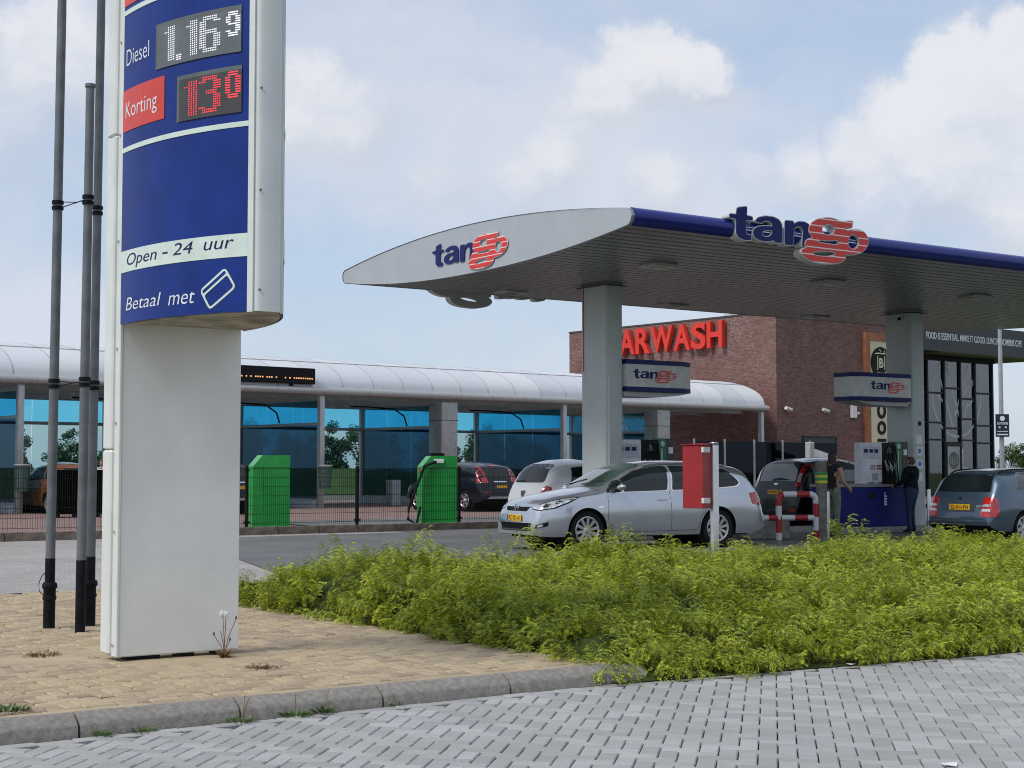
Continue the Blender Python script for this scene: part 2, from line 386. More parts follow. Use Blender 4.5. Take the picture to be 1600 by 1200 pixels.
# pavers: one shared stone, laid in herringbone
def paver_mesh(l, w, h, ch=.006):
    b = B(); x, y = l / 2, w / 2
    v = [b.bm.verts.new(p) for p in ((-x, -y, -h), (x, -y, -h), (x, y, -h), (-x, y, -h), (-x, -y, -ch), (x, -y, -ch), (x, y, -ch), (-x, y, -ch),
         (-x + ch, -y + ch, 0), (x - ch, -y + ch, 0), (x - ch, y - ch, 0), (-x + ch, y - ch, 0))]
    for i in range(4):
        j = (i + 1) % 4
        b.bm.faces.new((v[i], v[j], v[4 + j], v[4 + i])); b.bm.faces.new((v[4 + i], v[4 + j], v[8 + j], v[8 + i]))
    b.bm.faces.new(v[8:12])
    me = bpy.data.meshes.new('paver'); b.bm.to_mesh(me); b.bm.free(); return me
def paver_mat(name, c1, c2, patch, stain=.35):
    m = bpy.data.materials.new(name); m.use_nodes = True; nt = m.node_tree; p = nt.nodes['Principled BSDF']
    p.inputs['Roughness'].default_value = .85; p.inputs['Specular IOR Level'].default_value = .3
    g = nt.nodes.new('ShaderNodeNewGeometry'); oi = nt.nodes.new('ShaderNodeObjectInfo')
    q = MATH(nt, 'FRACT', MATH(nt, 'ADD', MATH(nt, 'MULTIPLY', oi.outputs['Random'], 7.3), g.outputs['Random Per Island']))
    a = ND(nt, 'ShaderNodeTexNoise', i_Vector=g.outputs['Position'], i_Scale=1.1, i_Detail=6.0, i_Roughness=.65)
    f = ND(nt, 'ShaderNodeTexNoise', i_Vector=g.outputs['Position'], i_Scale=130.0, i_Detail=4.0, i_Roughness=.7)
    c = MIX(nt, q, c1, c2)
    c = MIX(nt, MATH(nt, 'MULTIPLY', SMOOTH(nt, a.outputs[0], .42, .66), .75), c, patch)
    c = MIX(nt, stain, c, MIX(nt, SMOOTH(nt, f.outputs[0], .25, .75), (.45, .45, .45), (1.35, 1.35, 1.35)), 'MULTIPLY')
    nt.links.new(c, p.inputs['Base Color'])
    bp = ND(nt, 'ShaderNodeBump', i_Strength=.35, i_Distance=.006); nt.links.new(f.outputs[0], bp.inputs['Height']); nt.links.new(bp.outputs[0], p.inputs['Normal'])
    return m
ROADPAVE = paver_mat('grey_paver', (.29, .29, .286), (.41, .409, .402), (.30, .295, .283))
PLAZAPAVE = paver_mat('yellow_paver', (.30, .23, .168), (.46, .365, .235), (.43, .35, .22), .5)

def herringbone(origin, ang, keep, unit):
    ux = Vector((math.cos(ang), math.sin(ang), 0)); uy = Vector((-math.sin(ang), math.cos(ang), 0)); out = []
    for i in range(-140, 141):
        for j in range(-140, 141):
            k = (i - j) % 4
            if k == 0: c = origin + ux * (i + 1) * unit + uy * (j + .5) * unit; a = ang
            elif k == 3: c = origin + ux * (i + .5) * unit + uy * (j + 1) * unit; a = ang + math.pi / 2
            else: continue
            if keep(c): out.append((c, a))
    return out
def lay(parent, cells, me, m, z, tiltmax, name='paver', dzs=.0013):
    """the stones that show largest in the picture are objects of their own, the rest one mass"""
    me.materials.append(m)
    def seen(c):
        y = c.y; px = 800 + 2400 * c.x / y; return y > 3 and -10 < px < 1610 and 735 + (1.4 - z) * 2400 / y < 1215
    cells = sorted(cells, key=lambda ca: (not seen(ca[0]), ca[0].length))
    P = vget(me); F = [tuple(p.vertices) for p in me.polygons]; vs = []; fs = []
    for n, (c, a) in enumerate(cells):
        dz = random.gauss(0, dzs); rx, ry, rzz = random.gauss(0, tiltmax), random.gauss(0, tiltmax), random.gauss(0, .006)
        if n < 300:
            o = bpy.data.objects.new(name, me); COL.objects.link(o); o.parent = parent
            o.location = (c.x, c.y, z + dz); o.rotation_euler = (rx, ry, a + rzz)
        else:
            ca, sa = math.cos(a + rzz), math.sin(a + rzz); k = len(vs)
            q = P.copy(); zz = q[:, 2] + q[:, 0] * -ry + q[:, 1] * rx
            vs += [(c.x + x * ca - y * sa, c.y + x * sa + y * ca, z + dz + w) for x, y, w in zip(q[:, 0], q[:, 1], zz)]
            fs += [tuple(k + i for i in f) for f in F]
    mm = bpy.data.meshes.new('paver_field'); mm.from_pydata(vs, [], fs)
    link('paver_field', mm, m, parent, smooth=0, kind='stuff')
RA = R(90 - 9.6)
def keep_road(c):
    d = c - A0; s, t = d.dot(U), d.dot(V); lim = -.02 if s < .2 else -.02 - .40 * min(1, s / 3.5)
    return c.y > 5.2 and -6.5 < c.x < 9.5 and t < lim - .10 and t > -9
lay(road, herringbone(Vector((.3, 8, 0)), RA, keep_road, .1055), paver_mesh(.2035, .0985, .07), ROADPAVE, -.12, .006)
# gutter course of flat stones along the kerb and the bed
b = B()
for i in range(-60, 90):
    s = i * .212; t = .0 if s < .2 else -.40 * min(1, (s) / 3.5)
    c = S(s + .1, t - .065, -.122); M = Matrix.Translation(c) @ Matrix.Rotation(GA + random.gauss(0, .004) + (0 if s < .2 or s > 3.7 else -.114), 4, 'Z')
    b.box(-.103, .103, -.05, .05, -.06, random.gauss(0, .0015), .005, M=M)
b.build('gutter_course', ROADPAVE, road, smooth=0, kind='stuff')

pavement = sheet('pavement', [S(-14, .12), S(.0, .12), S(-.02, 9.14), S(-14, 9.14)], -.05, JOINT)
lay(pavement, herringbone(S(-3, 2), GA, lambda c: -9 < (c - A0).dot(U) < -.06 and .30 < (c - A0).dot(V) < 9.05, .1055),
    paver_mesh(.1985, .0925, .06, .009), PLAZAPAVE, 0, .017, dzs=.0026)
b = B()
for i in range(-44, 0):
    M = Matrix.Translation(S(i * .206 + .1, .205, .001)) @ Matrix.Rotation(GA, 4, 'Z'); b.box(-.1015, .1015, -.05, .05, -.06, random.gauss(0, .001), .004, M=M)
b.build('border_course', PLAZAPAVE, pavement, smooth=0, kind='stuff')
# drifted sand lying in the joints and, round the sign, over the stones
SAND = ground_mat('drifted_sand', (.36, .285, .185), (.47, .38, .25), scale=3, fine=150, bump=.5)
n1, n2 = 150, 150; vs = []; fs = []
from mathutils import noise as mnoise
for i in range(n1 + 1):
    for j in range(n2 + 1):
        s, t = -8.9 + 8.8 * i / n1, .3 + 8.7 * j / n2
        p = S(s, t)
        near = math.exp(-((s + 2.6) ** 2 / 3.2 + (t - 2.6) ** 2 / 2.2))
        h = mnoise.fractal(p * 1.1, 1.0, 2.0, 5) * .016 + mnoise.noise(p * 11) * .005
        vs.append((p.x, p.y, -.031 + h * (1 - .6 * near) * 1.25 + near * .034))
for i in range(n1):
    for j in range(n2):
        k = i * (n2 + 1) + j; fs.append((k, k + n2 + 1, k + n2 + 2, k + 1))
me = bpy.data.meshes.new('sand'); me.from_pydata(vs, [], fs); link('sand', me, SAND, pavement, smooth=60, kind='stuff')

# kerb: stones one metre long with a rounded nose
kerb = bpy.data.objects.new('kerb', None); COL.objects.link(kerb); kerb['kind'] = 'structure'
KERB = mat('kerb_concrete', (.235, .22, .195), .9, var=.16, scale=26, bump=.5, bscale=70, rnd=.12)
prof = [(.15, -.2), (.15, .003), (.125, .002), (.105, -.003), (.045, -.034), (.026, -.048), (.016, -.064), (.004, -.2)]
for i in range(-9, 0):
    L = .985 if i < -1 else .86
    bb = B(); bb.prism(prof, 0, L, 'yz'); o = bb.build('kerb_stone', KERB, kerb, S(i * 1.0 + .03, 0.0 + random.gauss(0, .003)), (0, 0, GA + random.gauss(0, .003)), smooth=40)
bb = B(); bb.prism([(.17, -.2), (.17, -.0), (.11, -.006), (.05, -.04), (.02, -.066), (.006, -.2)], 0, .34, 'yz')
bb.build('kerb_stone', KERB, kerb, S(-.105, -.0), (0, R(3), GA - .03), smooth=40)
KERB2 = mat('fence_kerb_concrete', (.165, .135, .11), .92, var=.3, scale=4, bump=.4, bscale=30)
for i in range(-14, 14):
    bb = B(); bb.box(0, .985, 0, .12, -.2, .165, .012); bb.build('kerb_stone', KERB2, kerb, S(i + .2, 22.2), (0, 0, GA))

# ================================================================== PRICE SIGN
sign = thing('price_sign', 'tall white pylon with blue price board showing 1.16 and 13 in lit digits', 'sign', (-2.89, 11.30, 0), GA)
CW = .97
b = B(); b.box(.02, CW, 0, .20, .035, 6.3, .008); b.build('column', SIGNGREY, sign)
b = B(); b.box(-.004, .022, -.006, .21, .036, 6.3, .006); b.build('column_edge', WHITE, sign)
for (z0, z1) in ((.05, 1.55), (1.556, 3.9), (3.906, 6.3)):
    b = B(); b.box(-.03, .018, .085, .255, z0, z1, .012); b.build('side_panel', WHITE, sign)
b = B(); b.box(.1, .35, .03, .17, -.02, .034); b.box(.5, .62, .03, .17, -.02, .034); b.box(.8, .9, .03, .17, -.02, .034); b.build('foot', BLACK, sign)
for z in (.12, .95, 1.75, 2.3, 3.1, 3.9, 4.6):
    b = B(); b.cyl((-.006, .05, z), (-.016, .05, z), .011, n=8); b.build('bolt', STEEL, sign)
P0 = Vector((0.0, -.004)); P1 = Vector((.385, -1.45))
def head(q, o=0.0, mirror=False):
    d = P1 - P0; n = Vector((d.y, -d.x)).normalized()
    if n.x > 0: n = -n
    p = P0 + d * q + n * (.11 * 4 * q * (1 - q)); tdir = d + n * (.44 * (1 - 2 * q)); nn = Vector((tdir.y, -tdir.x)).normalized()
    if nn.x > 0: nn = -nn
    p = p + nn * o
    return (CW - p.x, p.y) if mirror else (p.x, p.y)
ZB, ZT = 2.475, 6.25
NQ = 26
outline = [head(i / NQ) for i in range(NQ + 1)] + [head(i / NQ, 0, True) for i in range(NQ, -1, -1)]
b = B(); b.prism(outline, ZB + .012, ZT, 'xy')
b.build('cabinet', mat('cabinet_shell', (.40, .39, .34), .6, var=.2, scale=4), sign)
def on_face(fn_pts, z_pts, o, name, m, par, mirror=False, thick=.004):
    """a thin sheet following the curved face between q values, heights and offset"""
    b = B(); q0, q1 = fn_pts; z0, z1 = z_pts; n = max(2, int((q1 - q0) * 24)); rows = []
    for i in range(n + 1):
        q = q0 + (q1 - q0) * i / n
        a = head(q, o, mirror); c = head(q, o - thick, mirror)
        rows.append([b.bm.verts.new((a[0], a[1], z0)), b.bm.verts.new((a[0], a[1], z1)), b.bm.verts.new((c[0], c[1], z1)), b.bm.verts.new((c[0], c[1], z0))])
    for r, s in zip(rows, rows[1:]):
        for k in range(4): b.bm.faces.new((r[k], s[k], s[(k + 1) % 4], r[(k + 1) % 4]))
    b.bm.faces.new(rows[0]); b.bm.faces.new(rows[-1][::-1])
    return b.build(name, m, par, smooth=50)
def face_mesh(me, name, m, par, o, fx):
    """flat print laid on the curved face: x is q, y is height"""
    a = vget(me); out = np.zeros_like(a)
    for i, (x, y, z) in enumerate(a):
        p = head(fx(x), o + z); out[i] = (p[0], p[1], y)
    vset(me, out); return link(name, me, m, par, smooth=0)
for mir in (False, True):
    pan = on_face((.012, .972), (ZB, ZT), .010, 'blue_panel', NAVY, sign, mir, .012)
    for (z0, z1) in ((3.742, 3.778), (4.772, 4.808)):
        on_face((.012, .972), (z0, z1), .0145, 'stripe', STRIPE, pan, mir)
    on_face((.012, .972), (2.850, 3.008), .0145, 'stripe', STRIPE, pan, mir)
    on_face((.016, .435), (3.895, 4.205), .0145, 'red_label', REDP, pan, mir)
    on_face((.016, .435), (4.84, 5.15), .0145, 'red_label', REDP, pan, mir)
    on_face((.972, 1.0), (ZB - .005, ZT), .014, 'edge_trim', WHITE, sign, mir, .016)
b = B()   # rounded nose of the board
nose = []
for t in np.linspace(0, 1, 13): nose.append((P1.x + (CW - 2 * P1.x) * t, P1.y - .035 * math.sin(math.pi * t) ** .35))
b.prism([(P1.x, P1.y + .03)] + nose + [(CW - P1.x, P1.y + .03)], ZB, ZT, 'xy'); b.build('nose', WHITE, sign, smooth=50)
b = B(); b.prism([head(i / NQ, -.012) for i in range(2, NQ + 1)] + [head(i / NQ, -.012, True) for i in range(NQ, 1, -1)], ZB - .004, ZB + .013, 'xy')
b.build('soffit', mat('dirty_soffit', (.30, .28, .22), .7, var=.35, scale=5), sign)
for z in (2.62, 3.3, 4.0, 4.7):
    b = B(); b.cyl((P1.x + .03, P1.y - .02, z), (P1.x + .028, P1.y - .04, z), .007, n=8); b.build('bolt', GALV, sign)
bp_ = bpy.data.objects['blue_panel']
for s, q0, q1, z0, h, m, sh, off in (('Diesel', .05, .295, 4.385, .12, PALE, 0, -.006), ('Korting', .055, .375, 3.955, .155, PALE, 0, -.006),
                                   ('Open', .095, .39, 2.868, .112, INK, .22, -.004), ('-', .438, .478, 2.925, .012, INK, 0, .004), ('24', .515, .655, 2.905, .082, INK, .2, -.004), ('uur', .725, .90, 2.912, .060, INK, .22, -.004),
                                   ('Betaal', .085, .425, 2.565, .092, PALE, .2, -.006), ('met', .485, .67, 2.555, .082, PALE, .2, -.006)):
    me = fit_text(s, q1 - q0, h, q0, z0, off=off, ext=0, shear=sh)
    face_mesh(me, 'lettering', m, bp_, .0165 if s[0] in 'KO-2u' else .0125, lambda x: x)
# bank card emblem: a tilted rounded outline with its stripe
cu = bpy.data.curves.new('card', 'CURVE'); cu.dimensions = '2D'; cu.fill_mode = 'BOTH'
cx, cz, ang = .808, 2.64, R(33)
def cardpt(x, y):
    X = x * math.cos(ang) - y * math.sin(ang); Z = x * math.sin(ang) + y * math.cos(ang); return (cx + X / 1.5, cz + Z)
def loop(pts):
    sp = cu.splines.new('POLY'); sp.points.add(len(pts) - 1); sp.use_cyclic_u = True
    for i, p in enumerate(pts): sp.points[i].co = (*cardpt(*p), 0, 1)
loop(rpoly([(-.135, -.085), (.135, -.085), (.135, .085), (-.135, .085)], .035))
loop(rpoly([(-.119, -.069), (.119, -.069), (.119, .030), (-.119, .030)], .02))
loop(rpoly([(-.119, .045), (.119, .045), (.119, .069), (-.119, .069)], .012))
ob = bpy.data.objects.new('card', cu); me = bpy.data.meshes.new_from_object(ob); bpy.data.objects.remove(ob); me.materials.clear()
face_mesh(me, 'card_emblem', STRIPE, bp_, .0125, lambda x: x)
# the two lit displays, sunk screens with rows of diodes
SCR1 = mat('display_grey', (.12, .135, .145), .35, var=.1); SCR2 = mat('display_dark', (.05, .048, .048), .35, var=.1)
FRAME = mat('display_frame', (.10, .12, .12), .5)
LEDW = mat('diode_white', (.8, .8, .85), .4, emis=((.85, .87, 1), .45)); LEDR = mat('diode_red', (.7, .05, .06), .4, emis=((1, .03, .05), .8))
SEG = {'1': ['..##.', '.###.', '..##.', '..##.', '..##.', '..##.', '..##.', '..##.', '..##.', '..##.'],
       '6': ['.####.', '##..##', '##....', '##....', '#####.', '##..##', '##..##', '##..##', '##..##', '.####.'],
       '3': ['.####.', '##..##', '....##', '....##', '..###.', '....##', '....##', '....##', '##..##', '.####.'],
       '9': ['.####.', '##..##', '##..##', '.#####', '....##', '##..##', '.####.'], '0': ['.####.', '##..##', '##..##', '##..##', '##..##', '##..##', '.####.'],
       '.': ['##', '##']}
def display(q0, q1, z0, z1, glyphs, scr, led):
    d = on_face((q0, q1), (z0, z1), .0160, 'display_frame', FRAME, bp_)
    on_face((q0 + .02, q1), (z0 + .0, z1 - .03), .0185, 'display_screen', scr, d)
    b = B()
    for ch, g0, g1, y0, y1 in glyphs:
        rows = SEG[ch]; nr, nc = len(rows), len(rows[0])
        # each character cell is drawn with twice the diode rows
        nrr = int(nr * 1.6)
        for r in range(nrr):
            for c in range(nc):
                if rows[min(nr - 1, int((r + .5) * nr / nrr))][c] == '#':
                    for h in (0, 1):
                        q = g0 + (g1 - g0) * (c + .25 + .5 * h) / nc; z = y1 - (y1 - y0) * (r + .5) / nrr
                        a = head(q - .0034, .020); e = head(q + .0034, .020); zz = .0042
                        b.quad((a[0], a[1], z - zz), (e[0], e[1], z - zz), (e[0], e[1], z + zz), (a[0], a[1], z + zz))
    o = b.build('diodes', led, d, smooth=0, kind='stuff')
display(.36, .93, 4.262, 4.588, [('1', .405, .545, 4.295, 4.545), ('.', .525, .565, 4.285, 4.33), ('1', .57, .70, 4.295, 4.545), ('6', .685, .815, 4.295, 4.552), ('9', .845, .925, 4.375, 4.552)], SCR1, LEDW)
display(.533, .935, 3.842, 4.168, [('1', .55, .71, 3.868, 4.115), ('3', .685, .82, 3.868, 4.128), ('0', .845, .93, 3.945, 4.135)], SCR2, LEDR)

# ================================================================== STEEL POLES
POLEBLACK = mat('pole_black', (.006, .007, .011), .5, spec=.15, var=.4, scale=9)
def pole(label, x, y, r, h, lean, collars, cap=False):
    t = thing('flag_pole', label, 'pole', (x, y, 0), 0, 'flag poles beside the pylon'); t.rotation_euler = (lean[1], lean[0], 0)
    b = B(); b.cyl((0, 0, 0.62), (0, 0, h * .62), r, r * .96, 20); b.cyl((0, 0, h * .62), (0, 0, h), r * .93, r * .9, 20); b.build('shaft', GALV, t)
    b = B(); b.cyl((0, 0, -.05), (0, 0, .62), r + .002, n=20); b.build('base_sleeve', POLEBLACK, t)
    if collars:
        b = B(); k = r + .004
        b.lathe([(k, .41), (k + .012, .405), (k + .02, .385), (k + .02, .362), (k + .008, .345), (k + .008, .29), (k + .014, .285), (k + .014, .255), (k + .006, .25), (k + .006, -.02)], 20)
        b.build('hinge_collar', POLEBLACK, t)
        b = B(); b.tube([(-r * .9, 0, .50), (-r - .03, 0, .46), (-r - .055, 0, .40), (-r - .05, 0, .33), (-r * .7, -.01, .27)], .004, 6); b.build('cable', RUBBER, t)
    if cap:
        b = B(); b.cyl((0, 0, h - .01), (0, 0, h + .02), r + .004, n=20); b.build('cap', GALV, t)
    for z in (2.15, 3.76):
        for dz in (0, .05):
            b = B(); b.lathe([(r * .98, z + dz - .018), (r + .010, z + dz - .016), (r + .010, z + dz + .016), (r * .98, z + dz + .018)], 20); b.build('clamp', POLEBLACK, t)
    return t
pole('tall grey steel pole with black hinged foot, leftmost of three', -4.11, 13.73, .042, 9, (R(.25), 0), True)
pole('shorter grey steel pole with capped top, in front of the other pole', -3.755, 13.45, .042, 4.80, (R(.2), 0), False, True)
pole('tall grey pole with black hinged foot, just behind the short pole', -3.825, 14.01, .040, 9, (R(.2), 0), True)
for z, nm in ((2.17, 'lower'), (3.78, 'upper')):
    b = B(); o = Vector((math.tan(R(.25)) * z, 0, 0))
    b.tube([Vector((-4.07, 13.70, z + .03)) + o, Vector((-3.90, 13.57, z + .004)) + o, Vector((-3.80, 13.46, z)) + o], .0045, 6)
    b.tube([Vector((-4.07, 13.70, z - .02)) + o, Vector((-3.90, 13.57, z + .0)) + o, Vector((-3.80, 13.46, z + .006)) + o], .0045, 6)
    tag(b.build('tie_wire', BLACK), f'thin black {nm} tie wire tying the left pole to the pair', 'wire')

# ================================================================== CANOPY
CAN = Vector((-.81, 29.2, 0)); CL, CHW = 18.2, 4.86
can = thing('canopy', 'long wing-shaped station canopy with grey end and blue front edge', 'canopy', CAN, GA)
def zb(y): return 5.15 + .31 * (abs(y) / CHW) ** 2.2
def zt(y): return 6.08 - .36 * (abs(y) / CHW) ** 2.0
ys = np.linspace(-CHW, CHW, 61)
def lens(e=0):
    top = [(y, zt(y) + e) for y in ys]; bot = [(y, zb(y) - e) for y in ys[::-1]]
    return top + [(CHW + .05 + e, 5.70), (CHW + .09 + e, 5.60), (CHW + .05 + e, 5.50)] + bot + [(-CHW - .05 - e, 5.50), (-CHW - .09 - e, 5.60), (-CHW - .05 - e, 5.70)]
ENDGREY = mat('canopy_end_grey', (.37, .40, .43), .4, var=.03, scale=1.2)
b = B(); b.prism(lens(0), -.05, 0, 'yz'); b.build('end_panel', ENDGREY, can, smooth=25)
b = B(); b.prism(lens(0), CL, CL + .05, 'yz'); b.build('end_panel', ENDGREY, can, smooth=25)
ring = lens(.012); b = B(); n = len(ring)
for i in range(n):
    p, q = ring[i], ring[(i + 1) % n]
    b.quad((-.065, *p), (-.065, *q), (.01, *q), (.01, *p))
b.build('end_trim', mat('trim_grey', (.30, .31, .32), .4, metal=.3), can, smooth=40)
b = B()   # roof skin, white metal
for y0, y1 in zip(ys, ys[1:]): b.quad((0, y0, zt(y0) - .004), (CL, y0, zt(y0) - .004), (CL, y1, zt(y1) - .004), (0, y1, zt(y1) - .004))
b.build('roof_skin', mat('roof_white', (.55, .56, .57), .5), can)
b = B()   # dark void above the planks
for y0, y1 in zip(ys, ys[1:]): b.quad((0, y0, zb(y0) + .05), (CL, y0, zb(y0) + .05), (CL, y1, zb(y1) + .05), (0, y1, zb(y1) + .05))
b.build('ceiling_void', BLACK, can)
PLANK = mat('soffit_plank_grey', (.185, .188, .185), .30, metal=.2, var=.05, scale=.8, rvar=.12)
NP = 46; pw = 2 * CHW / NP
for i in range(NP):
    y0 = -CHW + i * pw + .017; y1 = y0 + pw - .034
    bb = B(); bb.prism([(y0, zb(y0) + .03), (y0 + .004, zb(y0) + .001), (y0 + .015, zb(y0)), (y1 - .015, zb(y1)), (y1 - .004, zb(y1) + .001), (y1, zb(y1) + .03)], .02, CL - .02, 'yz')
    bb.build('soffit_plank', PLANK, can, smooth=30)
EDGEBLUE = mat('edge_blue', (.006, .016, .17), .25, var=.06, spec=.4)
for sg in (-1, 1):
    pts = [(sg * (CHW - .02), 5.755), (sg * (CHW + .04), 5.74), (sg * (CHW + .10), 5.69), (sg * (CHW + .135), 5.61), (sg * (CHW + .12), 5.53), (sg * (CHW + .06), 5.47), (sg * (CHW - .02), 5.445)]
    b = B(); b.prism(pts if sg < 0 else pts[::-1], .012, CL - .012, 'yz'); b.build('edge_roll', EDGEBLUE, can, smooth=45)
for (x, y) in ((2.5, -2.6), (2.5, 2.2), (11.6, -2.6), (11.6, 2.2), (7.0, 2.2), (7.0, -2.6)):
    b = B(); b.box(x - .30, x + .30, y - .24, y + .24, zb(y) - .06, zb(y) + .02, .02); o = b.build('lamp_housing', mat('lamp_housing_grey', (.36, .36, .34), .4), can)
    b = B(); b.box(x - .14, x + .14, y - .10, y + .10, zb(y) - .066, zb(y) - .058); b.build('lens', mat('lamp_lens_off', (.14, .14, .13), .15), o)
for sg in (-1, 1):
    st = thing('letter_sign', 'raised blue and red letters with white sides on the front canopy edge' if sg < 0 else 'dark back of raised letters hanging off the rear canopy edge', 'sign', CAN + U * 3.78 + V * sg * (CHW + .15), GA + (0 if sg < 0 else math.pi), 'letters on the canopy edges')
    logo(st, 3.45, (-1.72, 0, 5.40), 0, .19)
    b = B(); b.box(-1.5, 1.5, .02, .12, 5.57, 5.63); b.build('mounting_rail', STEEL, st)
endlogo = thing('end_lettering', 'flat blue and red lettering printed on the grey canopy end', 'lettering', CAN - U * .068, GA - math.pi / 2)
logo(endlogo, 2.62, (-1.24, 0, 5.40), 0, .006, False)

COLGREY = mat('column_grey', (.47, .505, .49), .45, var=.05, scale=1.5)
def column(label, loc, red):
    t = thing('canopy_column', label, 'column', loc, GA)
    b = B(); b.box(-.225, .225, -.40, .40, 0, 5.19, .05, 3); b.build('shaft', COLGREY, t, smooth=40)
    b = B(); b.box(-.30, .30, -.47, .47, 5.10, 5.115, .004); b.build('collar', DARKMETAL, t)
    if red:
        b = B(); b.box(-.232, -.2255, .30, .325, 3.4, 5.1); b.build('red_strip', REDBOX, t)
        b = B(); b.cyl((-.15, -.413, .3), (-.15, -.413, 3.3), .012, n=8); b.build('conduit', WHITE, t)
    else:
        b = B(); b.cyl((-.30, -.12, 4.98), (-.24, -.12, 5.0), .075, .06, 16); b.build('camera_dome', WHITE, t)
        b = B(); b.cyl((-.34, -.13, 4.965), (-.29, -.12, 4.98), .04, .05, 12); b.build('camera_lens', BLACK, t)
        b = B(); b.cyl((.02, -.402, 2.5), (.02, -.412, 2.5), .055, n=16); b.build('round_port', BLACK, t)
    return t
C1 = Vector((1.82, 31.0, 0)); C2 = Vector((9.33, 36.4, 0))
column('grey canopy column behind the silver estate car', C1, True)
col2 = column('grey canopy column beside the man in the dark jacket', C2, False)
# notices on the face of the right-hand column
b = B()
for i in range(26):
    z = .95 + (i // 3) * .075 + random.uniform(-.01, .01); y = -.30 + (i % 3) * .075
    b.box(-.2285, -.2262, y, y + random.uniform(.03, .065), z, z + random.uniform(.02, .05))
b.build('printed_notice', INK, col2)
b = B()
for i, z in enumerate((1.15, 1.45, 1.75, 2.02)): b.box(-.1, .1, -.4035, -.4012, z, z + .2)
b.build('sticker', PALE, col2)
b = B()
for z in (1.5, 1.8): b.box(-.05, .06, -.4055, -.4040, z, z + .11)
b.build('sticker_mark', [mat('sticker_blue', (.05, .16, .5), .4)], col2)

def box_sign(label, c, sg):
    t = thing('box_sign', label, 'sign', c + V * -.05, GA, 'sign boxes over the pumps')
    x0, x1 = (.25, 2.10) if sg > 0 else (-2.20, -.34)
    prof = [(-.30, 3.02), (-.30, 3.63), (.30, 3.63), (.30, 3.02)]
    b = B(); e = .34
    if sg > 0: poly = [(x0, -.42), (x1 - e, -.42), (x1, -.25), (x1, .25), (x1 - e, .42), (x0, .42)]
    else: poly = [(x0 + e, -.42), (x1, -.42), (x1, .42), (x0 + e, .42), (x0, .25), (x0, -.25)]
    b.prism(poly, 3.0, 3.63, 'xy'); b.build('box', mat('box_sign_white', (.58, .58, .55), .4), t, smooth=30)
    def grow(k): c0 = (x0 + x1) / 2; return [((x - c0) * (1 + k / (x1 - x0) * 2) + c0, y * (1 + k / .42)) for x, y in poly]
    for z0, z1 in ((3.54, 3.636), (2.996, 3.085)):
        b = B(); b.prism(grow(.004), z0, z1, 'xy'); b.build('blue_band', LOGOBLUE, t, smooth=30)
    b = B()   # rounded belly
    tip = x1 - .1 if sg > 0 else x0 + .1; root = x0 if sg > 0 else x1
    xs = [root + (tip - root) * k / 12 for k in range(13)]
    b.prism([(root, 2.99)] + [(x, 2.99 - .10 * (1 - (k / 12) ** 4)) for k, x in enumerate(xs)], -.33, .33, 'xz'); b.build('belly', mat('belly_grey', (.42, .42, .40), .5), t, smooth=50)
    logo(t, 1.15, (.42 if sg > 0 else -1.72, -.4245, 3.255), 0, .003, False)
    b = B(); b.box(min(x0, 0) if sg > 0 else x1, x0 + .01 if sg > 0 else .0, -.3, .3, 2.95, 3.55, .01)
    b.build('bracket', COLGREY, t)
box_sign('pump sign box reaching right from the column behind the silver car', C1, 1)
box_sign('pump sign box reaching left from the column beside the man', C2, -1)

